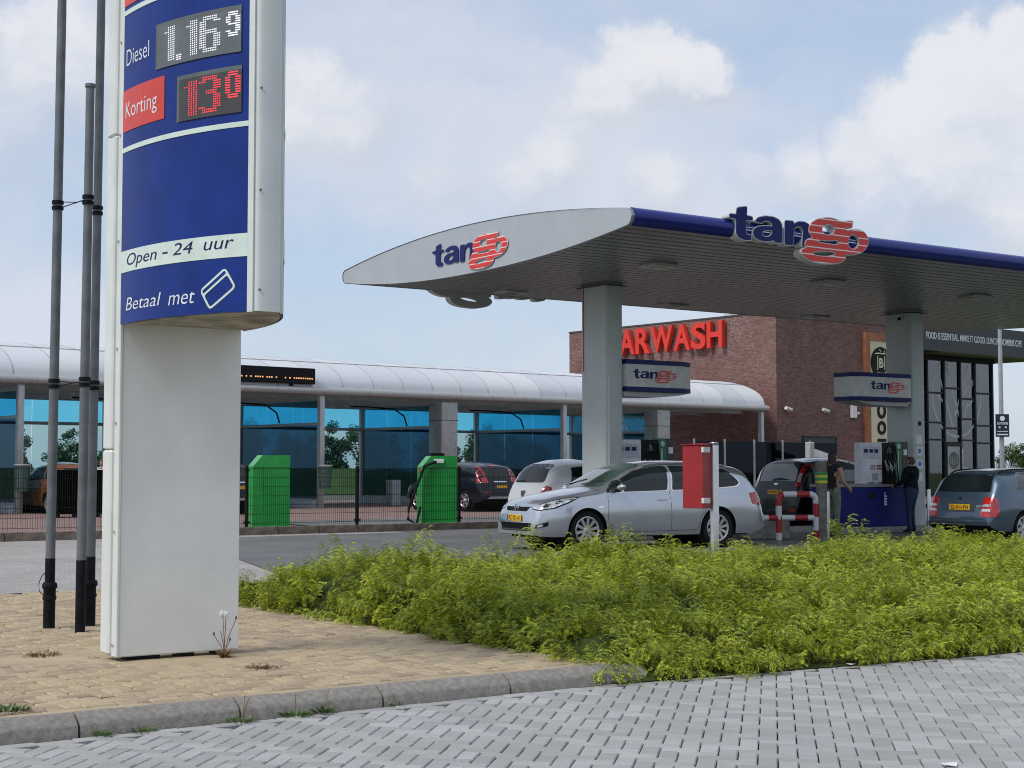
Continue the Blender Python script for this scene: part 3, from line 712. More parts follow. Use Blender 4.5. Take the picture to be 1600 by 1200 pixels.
# islands and pumps
FZ = .0
for nm, c, lab in (('island', C1 + U * 1.2, 'low concrete pump island under the left column'), ('island', C2 - U * 1.0, 'low concrete pump island under the right column')):
    b = B(); b.box(-2.6, 2.6, -.75, .75, -.02, .13, .05, 2); o = b.build('pump_island', CONC, loc=c, rot=(0, 0, GA)); tag(o, lab, 'island', 'pump islands')
PUMPBLUE = mat('pump_blue', (.004, .008, .14), .45, var=.1, scale=2, spec=.2)
def fuel_pump(label, c):
    t = thing('fuel_pump', label, 'fuel pump', c, GA, 'fuel pumps')
    b = B(); b.box(-1.62, .75, -.40, .40, .13, 1.02, .015); b.build('base_cabinet', PUMPBLUE, t)
    b = B(); b.box(-1.65, .82, -.43, .43, 1.022, 1.09, .01); b.build('ledge', mat('ledge_grey', (.25, .25, .26), .5), t)
    b = B(); b.box(-.81, -.12, -.36, -.14, 1.092, 2.03, .015); tw = b.build('panel_tower', mat('pump_white', (.62, .63, .66), .4), t)
    b = B(); b.box(-.76, -.17, -.366, -.359, 1.66, 1.94, .003); b.build('screen', mat('pump_screen', (.42, .46, .52), .25), tw)
    b = B()
    for k in range(3): b.box(-.72 + k * .17, -.60 + k * .17, -.371, -.3675, 1.80, 1.88)
    b.build('digits', INK, tw)
    b = B()
    for k in range(6): b.box(-.52 + .06 * (k % 3), -.475 + .06 * (k % 3), -.369, -.3605, 1.42 + .06 * (k // 3), 1.465 + .06 * (k // 3))
    b.box(-.46, -.28, -.369, -.3605, 1.18, 1.33); b.build('printed_label', mat('print_grey', (.33, .33, .34), .5), tw)
    b = B()
    for k in range(6): b.box(-.30 + .055 * (k % 3), -.262 + .055 * (k % 3), -.369, -.3605, 1.42 + .06 * (k // 3), 1.465 + .06 * (k // 3))
    b.build('red_mark', REDBOX, tw)
    b = B(); b.box(-.56, -.40, -.369, -.3605, 1.11, 1.13); b.box(-.26, -.11, -.369, -.3605, 1.11, 1.13); b.build('footer_mark', BLACK, tw)
    b = B(); b.box(-.112, .36, -.34, -.1, 1.092, 2.03, .01); b.build('hose_cabinet', BLACK, t)
    b = B(); b.box(.05, .22, -.345, -.338, 1.80, 1.93); b.build('meter_window', mat('meter_glass', (.06, .07, .07), .1), t)
    for k in range(3):
        x = -.03 + k * .13
        b = B(); b.tube([(x, -.36, 1.62), (x, -.40, 1.52), (x + .01, -.405, 1.40)], .022, 8); b.tube([(x, -.40, 1.54), (x + .03, -.45, 1.46), (x + .03, -.42, 1.36)], .014, 6)
        b.build('nozzle', [mat('nozzle_grip', (.28, .28, .28), .4)][0] if k != 1 else WHITE, t)
        b = B(); b.tube([(x, -.37, 1.40), (x + .02, -.46, 1.18), (x + .05, -.48, 1.12), (x + .09, -.44, 1.3), (x + .1, -.36, 1.95)], .014, 6); b.build('hose', RUBBER, t)
    b = B(); b.box(.365, .60, -.32, -.1, 1.092, 2.06, .01); b.build('advert_panel', mat('advert_green', (.012, .13, .055), .35, var=.15), t)
    b = B(); b.cyl((.48, -.324, 1.95), (.48, -.3285, 1.95), .055, n=16); b.box(.44, .475, -.327, -.3215, 1.25, 1.85); b.build('advert_print', mat('advert_pale', (.42, .62, .5), .4), t)
    b = B(); b.box(.605, .80, -.32, -.1, 1.092, 2.06, .01); b.build('payment_terminal', mat('terminal_black', (.022, .024, .026), .3), t)
    b = B(); b.box(.64, .76, -.327, -.3215, 1.75, 1.88); b.box(.64, .71, -.327, -.3215, 1.25, 1.42); b.build('terminal_display', PALE, t)
    b = B(); b.box(-.66, -.40, -.4045, -.3985, .78, .90); b.build('recess_handle', BLACK, t)
    b = B()
    for k in range(5): b.box(-.12, -.12 + .09 * (1 if k else .5), -.4035, -.3985, .86 - k * .062, .9 - k * .062)
    b.build('white_print', PALE, t)
    return t
fuel_pump('fuel pump with blue base between the woman and the man', C2 - U * 1.45 + V * -.30)
fuel_pump('fuel pump with black tower half hidden behind the silver car roof', C1 + U * 1.05 + V * .25)

# bollards, barrier, posts
def bollard(label, p, h, r=.055):
    b = B(); b.lathe([(r, -.05), (r, h - .012), (r * .9, h), (.001, h + .004)], 18); return tag(b.build('steel_bollard', STEEL, loc=p), label, 'bollard', 'steel bollards by the pumps')
bollard('stainless bollard in front of the blue pump base', (7.98, 34.75, 0), .98)
bollard('stainless bollard right beside the grey timber post', (6.42, 31.4, 0), .97)
bollard('slim dark bollard beside the blue estate car tail light', (9.28, 34.3, 0), .98, .045)
bollard('stainless bollard behind the legs of the man', (8.72, 35.35, 0), .85, .045)
RW = None
def redwhite():
    m = bpy.data.materials.new('red_white_paint'); m.use_nodes = True; nt = m.node_tree; p = nt.nodes['Principled BSDF']; p.inputs['Roughness'].default_value = .35
    at = nt.nodes.new('ShaderNodeAttribute'); at.attribute_name = 'band'
    k = MATH(nt, 'GREATER_THAN', MATH(nt, 'FRACT', MATH(nt, 'DIVIDE', at.outputs['Fac'], .54)), .5)
    nz = ND(nt, 'ShaderNodeTexNoise', i_Scale=9.0, i_Detail=4.0)
    c = MIX(nt, k, (.70, .71, .72), (.42, .022, .02)); c = MIX(nt, .2, c, nz.outputs[0], 'MULTIPLY'); nt.links.new(c, p.inputs['Base Color']); return m
RW = redwhite()
def banded_tube(pts, r, name, parent, start=0):
    n = 12; vs = []; fs = []; band = []; pts = [Vector(p) for p in pts]
    fine = [pts[0]]; dist = [start]
    for a, c in zip(pts, pts[1:]):
        k = max(1, int((c - a).length / .03))
        for i in range(1, k + 1): fine.append(a + (c - a) * i / k); dist.append(dist[-1] + (c - a).length / k)
    for i, p in enumerate(fine):
        t = (fine[min(i + 1, len(fine) - 1)] - fine[max(i - 1, 0)]).normalized(); s = t.cross(Vector((0, 1, 0)))
        s.normalize(); w = s.cross(t)
        for k in range(n): vs.append(p + (s * math.cos(2 * math.pi * k / n) + w * math.sin(2 * math.pi * k / n)) * r); band.append(dist[i])
    for i in range(len(fine) - 1):
        for k in range(n): fs.append((i * n + k, i * n + (k + 1) % n, (i + 1) * n + (k + 1) % n, (i + 1) * n + k))
    fs.append(tuple(range(n))[::-1]); fs.append(tuple(range((len(fine) - 1) * n, len(fine) * n)))
    me = bpy.data.meshes.new(name); me.from_pydata([tuple(v) for v in vs], [], fs)
    at = me.attributes.new('band', 'FLOAT', 'POINT'); at.data.foreach_set('value', band)
    return link(name, me, RW, parent, smooth=50)
bar = thing('crash_barrier', 'red and white tubular crash barrier behind the silver car', 'barrier', (6.05, 31.0, 0), R(6))
arc = lambda cx, cz, r, a0, a1: [(cx + r * math.cos(a0 + (a1 - a0) * i / 8), 0, cz + r * math.sin(a0 + (a1 - a0) * i / 8)) for i in range(9)]
banded_tube([(-.70, 0, .0), (-.70, 0, .80)] + arc(-.58, .80, .12, math.pi, math.pi / 2) + arc(-.05, .80, .12, math.pi / 2, 0) + [(.07, 0, -.05)], .062, 'hoop', bar, .12)
banded_tube([(-1.02, .0, .45), (.02, 0, .45)], .058, 'rail', bar, .17)
b = B(); b.box(-1.25, -.36, .25, .8, .0, .42, .02); o = b.build('concrete_block', CONC, loc=(6.05, 31.2, 0), rot=(0, 0, R(6))); tag(o, 'low grey concrete block behind the red and white barrier', 'block')
post = thing('timber_post', 'grey weathered timber post with green and yellow bands', 'post', (6.24, 31.05, 0), R(12))
TIMBER = mat('weathered_timber', (.17, .155, .13), .85, var=.25, scale=7, bump=.4, bscale=30)
b = B(); b.box(-.09, .09, -.09, .09, -.05, 1.60, .012); b.build('shaft', TIMBER, post)
for k in range(4):
    b = B(); b.box(-.094, .094, -.094, .094, 1.14 + k * .056, 1.195 + k * .056, .004); b.build('band', mat('band_yellow', (.55, .52, .02), .4) if k % 2 == 0 else mat('band_green', (.01, .26, .06), .4), post)

# red cabinet on a steel post in the shrubs
p = (3.22, 24.5, 0)
rp = thing('steel_post', 'round stainless post standing behind the shrubs', 'post', p)
b = B(); b.lathe([(.072, -.1), (.072, 1.83), (.065, 1.845), (.001, 1.85)], 24); b.build('shaft', STEEL, rp)
b = B(); b.lathe([(.076, 1.80), (.076, 1.835)], 24); b.build('cap_ring', GALV, rp)
rc = thing('red_cabinet', 'tall red metal cabinet hung on the round steel post', 'cabinet', (2.93, 24.44, 0), R(-34))
b = B(); b.box(-.17, .19, -.15, .17, .80, 1.80, .008); b.build('body', REDBOX, rc)
b = B(); b.prism([(-.19, 1.803), (.21, 1.803), (.21, 1.83), (-.19, 1.815)], -.17, .19, 'xz'); b.build('lid', REDBOX, rc)
for z in (.88, 1.68):
    b = B(); b.box(.17, .215, -.17, .06, z, z + .085, .006); b.build('bracket', mat('bracket_white', (.62, .61, .57), .5), rc)

# ================================================================== FENCE
FENCE = mat('fence_black', (.006, .009, .008), .5, var=.2, spec=.2)
for s0, lab in ((-.85, 'black wire mesh fence panel beyond the left picture edge'), (1.91, 'black wire mesh fence panel behind the three grey poles'), (4.67, 'black wire mesh fence panel mostly hidden by the white pylon'),
                (7.43, 'black wire mesh fence panel before the left green machine'), (10.18, 'black wire mesh fence panel before the green machine with hose'), (12.95, 'black wire mesh fence panel nearest the silver car nose')):
    t = thing('fence_panel', lab, 'fence', S(s0, 22.26), GA, 'black wire fence along the wash yard')
    b = B(); b.box(-.03, .03, -.03, .03, .165, 1.50, .006); b.build('post', FENCE, t)
    b = B(); b.box(-.07, .07, -.045, .01, .25, .29); b.build('clamp', FENCE, t)
    b = B(); b.box(-.05, .05, -.045, .01, 1.38, 1.42); b.build('clamp', FENCE, t)
    b = B()
    for k in range(54): x = .05 + k * .05; b.box(x - .0028, x + .0028, -.0028, .0028, .19, 1.46)
    for z in np.arange(.24, 1.45, .2): b.box(.03, 2.73, -.009, .009, z - .004, z + .004)
    b.build('wire_mesh', FENCE, t, smooth=0, kind='stuff')

# ================================================================== CAR WASH
wash = thing('car_wash', 'open car wash bays under a long white barrel roof with blue glass walls', 'car wash', W0, WA)
def polycarb():
    m = bpy.data.materials.new('polycarbonate'); m.use_nodes = True; nt = m.node_tree; nt.nodes.clear()
    out = nt.nodes.new('ShaderNodeOutputMaterial'); d = nt.nodes.new('ShaderNodeBsdfDiffuse'); t = nt.nodes.new('ShaderNodeBsdfTranslucent'); g = nt.nodes.new('ShaderNodeBsdfGlossy')
    oi = nt.nodes.new('ShaderNodeObjectInfo')
    c = MIX(nt, oi.outputs['Random'], (.74, .77, .81), (.86, .87, .89))
    nt.links.new(c, d.inputs[0]); nt.links.new(c, t.inputs[0]); g.inputs['Roughness'].default_value = .18
    a = nt.nodes.new('ShaderNodeMixShader'); a.inputs[0].default_value = .35; nt.links.new(d.outputs[0], a.inputs[1]); nt.links.new(t.outputs[0], a.inputs[2])
    e = nt.nodes.new('ShaderNodeMixShader'); e.inputs[0].default_value = .08; nt.links.new(a.outputs[0], e.inputs[1]); nt.links.new(g.outputs[0], e.inputs[2])
    nt.links.new(e.outputs[0], out.inputs[0]); return m
POLY = polycarb()
GZ, SPAN, RISE = 4.42, 8.6, 1.42
def arch(f): # 0 front gutter .. 1 rear gutter
    a = math.pi * f; y = SPAN * (1 - math.cos(a)) / 2; return (y, GZ + .1 + RISE * math.sin(a) ** .9)
S0, S1, DS = -9.0, 37.4, 1.45
roofs = {}
def roof_panel(f0, f1):
    key = (f0, f1)
    if key in roofs: return roofs[key]
    b = B(); n = 8; pts = [arch(f0 + (f1 - f0) * i / n) for i in range(n + 1)]
    up = pts; lo = [(y, z - .012) for y, z in pts][::-1]
    b.prism(up + lo, .02, DS - .02, 'yz')
    bmesh.ops.recalc_face_normals(b.bm, faces=b.bm.faces)
    me = bpy.data.meshes.new('roof_panel'); b.bm.to_mesh(me); b.bm.free(); me.materials.append(POLY); me.shade_smooth(); me.set_sharp_from_angle(angle=R(35)); roofs[key] = me; return me
RIB = mat('rib_grey', (.34, .35, .37), .4)
ribme = None
ns = int((S1 - S0) / DS)
for i in range(ns + 1):
    x = S0 + i * DS
    if i < ns:
        for f0, f1 in ((.0, .27), (.275, .5), (.505, 1.0)):
            o = bpy.data.objects.new('roof_panel', roof_panel(f0, f1)); COL.objects.link(o); o.parent = wash; o.location = (x, 0, 0)
    if ribme is None:
        b = B(); b.tube([(0, *arch(f)) for f in np.linspace(0, 1, 25)], .017, 6); r_ = b.build('rib', RIB, wash, (x, 0, 0)); ribme = r_.data
    else:
        o = bpy.data.objects.new('rib', ribme); COL.objects.link(o); o.parent = wash; o.location = (x, 0, 0)
for f in (.2725, .5025):
    b = B(); y, z = arch(f); b.tube([(S0, y, z + .01), (S1, y, z + .01)], .02, 6); b.build('purlin', RIB, wash)
b = B(); b.tube([(S0, -.05, GZ), (S1 + .15, -.05, GZ)], .15, 16); b.build('gutter', mat('gutter_tube', (.42, .415, .40), .4, metal=.3), wash, smooth=60)
b = B(); b.tube([(S0, SPAN, GZ), (S1 + .15, SPAN, GZ)], .13, 12); b.build('gutter', MATS['gutter_tube'], wash, smooth=60)
for y in (1.6, 4.3, 7):
    b = B(); b.box(S0, S1, y - .06, y + .06, 4.20, 4.40); b.build('beam', ALU, wash)
UPG = glass_mat('upper_blue_glass', (.40, .79, .90), .7)
LOG = glass_mat('lower_blue_glass', (.06, .34, .48), .8)
SMOKE = glass_mat('back_glass', (.66, .80, .80), .5)
PD = 6.2   # depth of a partition
lines = [-6.1, 0, 5.9, 11.84, 17.9, 24.3, 30.3]
def frame_bar(p0, p1, w, name='frame_bar', par=None):
    b = B(); b.box(min(p0[0], p1[0]) - w, max(p0[0], p1[0]) + w, min(p0[1], p1[1]) - w, max(p0[1], p1[1]) + w, min(p0[2], p1[2]) - w, max(p0[2], p1[2]) + w, .01); return b.build(name, ALU, par or wash)
for i, s in enumerate(lines):
    if i % 2 == 1:
        b = B(); b.box(s - .11, s + .11, .0, .22, -.05, GZ - .1, .03, 2); b.build('post', mat('post_alu', (.40, .40, .40), .35, metal=.5), wash, smooth=40)
    else:
        b = B(); b.box(s - .42, s + .42, -.1, .8, -.05, GZ - .25, .06, 2); pil = b.build('pillar', mat('pillar_clad', (.30, .29, .275), .38, metal=.55, var=.1), wash, smooth=40)
        b = B(); b.box(s - .425, s + .425, -.105, .805, 3.42, 3.44); b.build('panel_joint', DARKMETAL, pil)
    b = B(); b.box(s - .16, s + .16, .3, PD + .1, -.05, .22, .02); b.build('partition_kerb', mat('partition_kerb_pale', (.42, .46, .50), .7), wash)
    y0 = .8 if i % 2 == 0 else .22
    for z in (.26, 3.18, 4.12): frame_bar((s, y0 + .06, z), (s, PD, z), .06)
    frame_bar((s, PD, .0), (s, PD, 4.3), .09)
    n = 3; dy = (PD - .1 - y0) / n
    for k in range(n):
        for z0, z1, m in ((.32, 3.12, LOG), (3.24, 4.06, UPG)):
            b = B(); b.box(s - .006, s + .006, y0 + k * dy + .01, y0 + (k + 1) * dy - .01, z0, z1); b.build('glass_pane', m, wash, smooth=0)
    # rear wall of the bay: blue light over a clear pane
    if i < len(lines) - 1:
        s2 = lines[i + 1]
        frame_bar((s + .1, PD, 3.18), (s2 - .1, PD, 3.18), .06); frame_bar((s + .1, PD, 4.12), (s2 - .1, PD, 4.12), .06)
        for k in range(2):
            xa = s + .1 + (s2 - s - .2) * k / 2; xb = s + .1 + (s2 - s - .2) * (k + 1) / 2
            b = B(); b.box(xa + .01, xb - .01, PD - .006, PD + .006, 3.24, 4.06); b.build('glass_pane', UPG, wash, smooth=0)
            b = B(); b.box(xa + .01, xb - .01, PD - .006, PD + .006, .1, 3.12); b.build('glass_pane', SMOKE, wash, smooth=0)
        # swinging hose arm under the roof
        xm = (s + s2) / 2
        t = thing('hose_boom', ['bent dark hose boom hanging in the first wash bay', 'bent hose boom hanging in the bay with the orange car', 'bent dark hose boom hidden behind the white pylon', 'bent dark hose boom above the left green machine', 'bent dark hose boom above the right green machine', 'pale bent hose boom beside the brick building'][i], 'boom', W(xm, 2.6, 0), WA, 'hose booms in the wash bays')
        b = B(); b.tube([(0, 0, 4.2), (0, 0, 4.0), (.5, -.5, 3.98), (1.3, -1.2, 3.9), (1.6, -1.5, 3.6), (1.68, -1.6, 3.2)], .035, 6); b.build('arm', BLACK if i < 5 else ALU, t)
        b = B(); b.cyl((0, 0, 4.2), (0, 0, 4.05), .11, n=12); b.build('swivel', ALU, t)
b = B(); b.box(37.15, 37.37, 0, .22, -.05, GZ - .1, .03, 2); b.build('post', MATS['post_alu'], wash, smooth=40)
# running text board on the roof
led = thing('text_board', 'black running text board with amber dots on the wash roof', 'display', W(10.2, -.05), WA)
b = B(); b.box(-3.0, 1.2, -.12, .12, GZ + .24, GZ + .84, .02); b.build('housing', BLACK, led)
for x in (-2.2, 0.2):
    b = B(); b.box(x - .06, x + .06, -.05, .05, GZ + .12, GZ + .25); b.build('foot', BLACK, led)
b = B()
for k in range(40):
    if random.random() < .68: b.box(-2.8 + k * .098, -2.745 + k * .098, -.126, -.121, GZ + .42, GZ + .47)
b.build('amber_dots', mat('amber_diode', (.6, .3, .1), .4, emis=((1, .45, .18), .8)), led, smooth=0, kind='stuff')
# litter bins on the posts
for s, lab in ((0, 'green wire litter bin on the wash post left of the poles'), (11.84, 'green wire litter bin on the wash post between green machines')):
    t = thing('litter_bin', lab, 'litter bin', W(s - .05, -.28), WA, 'litter bins on wash posts')
    b = B(); b.lathe([(.19, .72), (.245, 1.55), (.23, 1.55), (.17, .75), (.001, .75)], 20); b.build('liner', mat('bin_liner', (.10, .15, .13), .6, var=.2), t)
    b = B()
    for k in range(20):
        a = 2 * math.pi * k / 20; b.cyl((.2 * math.cos(a), .2 * math.sin(a), .7), (.26 * math.cos(a), .26 * math.sin(a), 1.56), .008, n=4)
    for z, r in ((.72, .2), (1.0, .22), (1.3, .24), (1.55, .258)): b.tube([(r * math.cos(2 * math.pi * k / 20), r * math.sin(2 * math.pi * k / 20), z) for k in range(21)], .01, 5)
    b.build('wire_basket', mat('bin_green', (.05, .12, .09), .5), t, kind='stuff')
    b = B(); b.lathe([(.265, 1.54), (.28, 1.58), (.25, 1.61), (.23, 1.56)], 20); b.build('rim', mat('bin_rim', (.28, .30, .28), .5), t)
# vacuum cleaners
def vacuum(label, c, rz, gun):
    t = thing('vacuum_machine', label, 'vacuum machine', c, rz, 'green vacuum machines')
    b = B(); b.prism([(-.44, 0), (.44, 0), (.44, 1.76), (-.22, 1.76), (-.44, 1.50)], -.34, .34, 'xz'); b.build('cabinet', GREEN, t, smooth=20)
    b = B(); b.box(-.43, .43, -.345, -.339, 1.47, 1.478); b.box(-.2, -.194, -.345, -.339, .05, 1.46); b.build('door_gap', mat('green_gap', (.004, .12, .02), .6), t)
    b = B(); b.box(-.48, .48, -.37, .37, -.02, .06); b.build('plinth', CONC, t)
    if gun:
        b = B(); b.tube([(-.1, -.38, 1.62), (-.4, -.42, 1.5), (-.62, -.45, .95), (-.80, -.45, .45), (-.82, -.45, .2), (-.6, -.44, .08), (-.5, -.40, .5)], .035, 8); b.build('hose', RUBBER, t)
        b = B(); b.box(-.15, .1, -.39, -.342, 1.58, 1.68, .01); b.build('holder', PALE, t)
        b = B(); b.cyl((-.47, -.05, 1.40), (-.43, -.05, 1.40), .07, n=14); b.build('button', mat('lamp_orange', (.45, .06, .03), .3), t)
        b = B(); b.box(-.2, .15, -.2, .2, 1.76, 1.83); b.build('top_unit', BLACK, t)
    return t
vacuum('plain green vacuum machine behind the fence, nearest the white pylon', (-5.78, 36.6, 0), R(20), False)
vacuum('green vacuum machine with black hose behind the fence', (-1.88, 38.6, 0), R(14), True)
b = B(); b.box(-.75, .75, -.4, .4, .12, 1.42, .02); k = thing('black_container', 'black box container in front of the orange car', 'container', (-13.35, 47.2, 0), R(8))
b.build('body', mat('matt_black', (.002, .002, .002), .9, spec=.03), k)
for x in (-.6, 0, .6):
    b = B(); b.box(x - .08, x + .08, -.3, .3, -.03, .12); b.build('foot', BLACK, k)
b = B(); b.box(-.22, .22, -.22, .22, 0, 1.02, .02); tag(b.build('control_post', mat('control_post_grey', (.22, .24, .26), .5), loc=W(15.6, .6), rot=(0, 0, WA)), 'small grey control pillar in the bay beside the green machine', 'control pillar')

# ================================================================== BRICK BUILDING
def brick_mat():
    m = bpy.data.materials.new('red_brick'); m.use_nodes = True; nt = m.node_tree; p = nt.nodes['Principled BSDF']; p.inputs['Roughness'].default_value = .85
    tc = nt.nodes.new('ShaderNodeTexCoord'); sx = nt.nodes.new('ShaderNodeSeparateXYZ'); nt.links.new(tc.outputs['Object'], sx.inputs[0])
    cb = nt.nodes.new('ShaderNodeCombineXYZ'); nt.links.new(MATH(nt, 'ADD', sx.outputs[0], sx.outputs[1]), cb.inputs[0]); nt.links.new(sx.outputs[2], cb.inputs[1])
    bk = ND(nt, 'ShaderNodeTexBrick', i_Vector=cb.outputs[0], i_Scale=1.0, i_Mortar_Size=.010, i_Bias=0.0)
    bk.inputs['Brick Width'].default_value = .22; bk.inputs['Row Height'].default_value = .074; bk.inputs['Mortar Smooth'].default_value = .1
    bk.inputs['Color1'].default_value = (.135, .056, .047, 1); bk.inputs['Color2'].default_value = (.25, .122, .102, 1); bk.inputs['Mortar'].default_value = (.12, .09, .082, 1)
    a = ND(nt, 'ShaderNodeTexNoise', i_Vector=tc.outputs['Object'], i_Scale=.55, i_Detail=7.0, i_Roughness=.65)
    f = ND(nt, 'ShaderNodeTexNoise', i_Vector=cb.outputs[0], i_Scale=7.0, i_Detail=5.0, i_Roughness=.7)
    hi = MATH(nt, 'MULTIPLY', SMOOTH(nt, a.outputs[0], .40, .66), SMOOTH(nt, sx.outputs[2], 3.0, 8.5))
    c = MIX(nt, MATH(nt, 'MULTIPLY', MATH(nt, 'MULTIPLY', hi, SMOOTH(nt, f.outputs[0], .42, .68)), .6), bk.outputs[0], (.34, .30, .29))
    nt.links.new(c, p.inputs['Base Color'])
    bp = ND(nt, 'ShaderNodeBump', i_Strength=.5, i_Distance=.02); nt.links.new(bk.outputs['Fac'], bp.inputs['Height']); bp.invert = True; nt.links.new(bp.outputs[0], p.inputs['Normal'])
    return m
BRICK = brick_mat()
BO = W(38.3, .0)      # nearest corner of the building
bld = thing('brick_building', 'tall red brick building with red CARWASH letters', 'building', BO, WA)
HB = 9.2
b = B(); b.box(0, 12.2, 0, .35, 0, HB); b.box(0, .35, .35, 15.2, 0, HB); b.box(.35, 12.2, 14.85, 15.2, 0, HB); b.box(11.85, 12.2, .35, 14.85, 0, HB); b.build('wall', BRICK, bld, smooth=0)
b = B(); b.box(-.03, 12.2, -.03, 15.23, HB, HB + .08); b.build('roof', mat('coping', (.05, .045, .045), .5), bld)
b = B(); b.box(2.8, 5.0, 3.2, 6, HB + .08, HB + .55, .03); b.build('roof_unit', mat('roof_unit_grey', (.45, .48, .50), .5), bld)
b = B()
for k in range(6): b.cyl((.5 + k * .25, 1.2, HB + .08), (.55 + k * .25, 1.3, HB + .6), .05, n=6)
b.build('roof_aerials', BLACK, bld, kind='stuff')
# door with a frame, lamps and cameras on the right-hand face
b = B(); b.box(2.0, 4.55, -.03, .02, 0, 3.05); d_ = b.build('door', mat('door_anthracite', (.025, .032, .042), .45), bld)
b = B(); b.box(1.93, 2.0, -.05, .02, 0, 3.12); b.box(4.55, 4.62, -.05, .02, 0, 3.12); b.box(2.0, 4.55, -.05, .02, 3.05, 3.12); b.build('frame', DARKMETAL, d_)
def wall_cam(x, lab):
    t = thing('wall_lamp', lab, 'lamp', BO + WU * x + Vector((0, 0, 0)), WA, 'white fittings on the brick wall')
    b = B(); b.box(-.05, .05, -.06, 0, 4.32, 4.5); b.build('mount', WHITE, t)
    b = B(); b.cyl((-.35, -.16, 4.48), (.12, -.12, 4.40), .09, n=12); b.build('head', mat('fitting_white', (.68, .68, .66), .4), t)
wall_cam(.85, 'white camera pair on the brick wall near the corner'); wall_cam(3.75, 'white tube lamp on the brick wall above the dark door')
t = thing('wall_box', 'small white box on the brick wall right of the lamps', 'box', BO + WU * 6.0, WA)
b = B(); b.box(-.22, .18, -.16, 0, 4.1, 4.75, .02); b.build('housing', MATS['fitting_white'], t)
b = B(); b.cyl((.2, -.1, 4.35), (.36, -.1, 4.35), .08, n=10); b.build('speaker', MATS['fitting_white'], t)
# raised red letters on the left face
LETR = mat('letter_red', (.62, .035, .02), .4, var=.06, emis=None)
cw = thing('letter_sign', 'big raised red letters CARWASH on the brick wall', 'sign', BO, WA - math.pi / 2)
x = 0.0; widths = {'C': 1.26, 'A': 1.40, 'R': 1.26, 'W': 1.92, 'S': 1.22, 'H': 1.26}; k_ = .845
for ch in 'CARWASH':
    w = widths[ch] * k_
    me = fit_text(ch, w, 1.38, 0, 0, off=.028, ext=1); a = vget(me); a[:, 2] = np.where(a[:, 2] > 0, .26, 0); vset(me, a)
    o = link('letter', me, LETR, cw, smooth=30); o.rotation_euler = (R(90), 0, 0); o.location = (-11.9 + x, -.10, 7.66); x += w + .075
# tall vertical board
vb = thing('vertical_board', 'tall cream board with wood frame, round emblem and black letters on brick', 'sign', BO + WU * 7.15, WA)
b = B(); b.box(.12, 2.3, -.16, -.04, 1.0, 8.2); b.build('panel', mat('cream_board', (.62, .58, .40), .5, var=.03), vb)
b = B(); b.box(-.25, .12, -.22, 0, 1.0, 8.62); b.box(.12, 2.3, -.22, 0, 8.2, 8.62); b.build('frame', mat('cedar', (.30, .115, .05), .6, var=.2, scale=3), vb)
b = B(); b.cyl((1.05, -.162, 7.05), (1.05, -.20, 7.05), .84, n=40); em = b.build('emblem', BLACK, vb)
CREAM = MATS['cream_board']
b = B()
for dx in (-.30, .30): b.box(1.05 + dx - .035, 1.05 + dx + .035, -.21, -.2015, 6.68, 7.42)
for z in (6.5, 7.55): b.box(.68, 1.42, -.21, -.2015, z - .035, z + .035)
for k in range(10):
    aa = 2 * math.pi * k / 10 + .3
    if abs(math.sin(aa)) > .5: b.cyl((1.05 + .52 * math.cos(aa), -.2015, 7.05 + .60 * math.sin(aa)), (1.05 + .70 * math.cos(aa + .25), -.2035, 7.05 + .72 * math.sin(aa + .25)), .03, n=6)
b.build('emblem_lines', CREAM, em)
text_obj('emblem_letter', 'B', CREAM, em, (1.05, -.2025, 7.05), 0, .36, .52, off=.03, depth=.01)
for ch, h, zc in (('B', .62, 1.6), ('R', .60, 2.33), ('I', .16, 2.98), ('O', .72, 3.63), ('C', .66, 4.45), ('H', .6, 5.25), ('E', .5, 5.95)):
    me = fit_text(ch, h, .70, 0, 0, off=.035, ext=1); a = vget(me); a[:, 2] = np.where(a[:, 2] > 0, .05, 0)
    q = a.copy(); q[:, 0] = -a[:, 1]; q[:, 1] = a[:, 0] - h / 2; vset(me, q)
    o = link('letter', me, BLACK, vb, smooth=0); o.rotation_euler = (R(90), 0, 0); o.location = (1.40, -.165, zc)
# glass screens and pale post beside the brick corner
gs = thing('glass_screen', 'dark blue glass screen wall at the foot of the brick building', 'screen', W(30.9, -1.4), WA)
for k in range(5):
    b = B(); b.box(k * 2.05 + .03, k * 2.05 + 1.98, -.006, .006, .1, 2.75); b.build('glass_pane', glass_mat('screen_glass', (.03, .09, .16), .35), gs, smooth=0)
    b = B(); b.box(k * 2.05 - .03, k * 2.05 + .03, -.04, .04, 0, 2.85); b.build('post', ALU, gs)
ps = thing('pointed_sign', 'pale post with a pointed white arrow panel before the brick wall', 'sign', W(37.6, -2.6), WA)
b = B(); b.box(-.18, .18, -.15, .15, 0, 2.75, .03); b.build('post', mat('pale_post', (.36, .38, .37), .6), ps)
b = B(); b.prism([(.18, 2.45), (.18, 2.0), (1.75, 2.0), (1.75, 2.12)], -.06, .06, 'xz'); b.build('arrow_panel', mat('arrow_white', (.62, .62, .60), .5), ps)

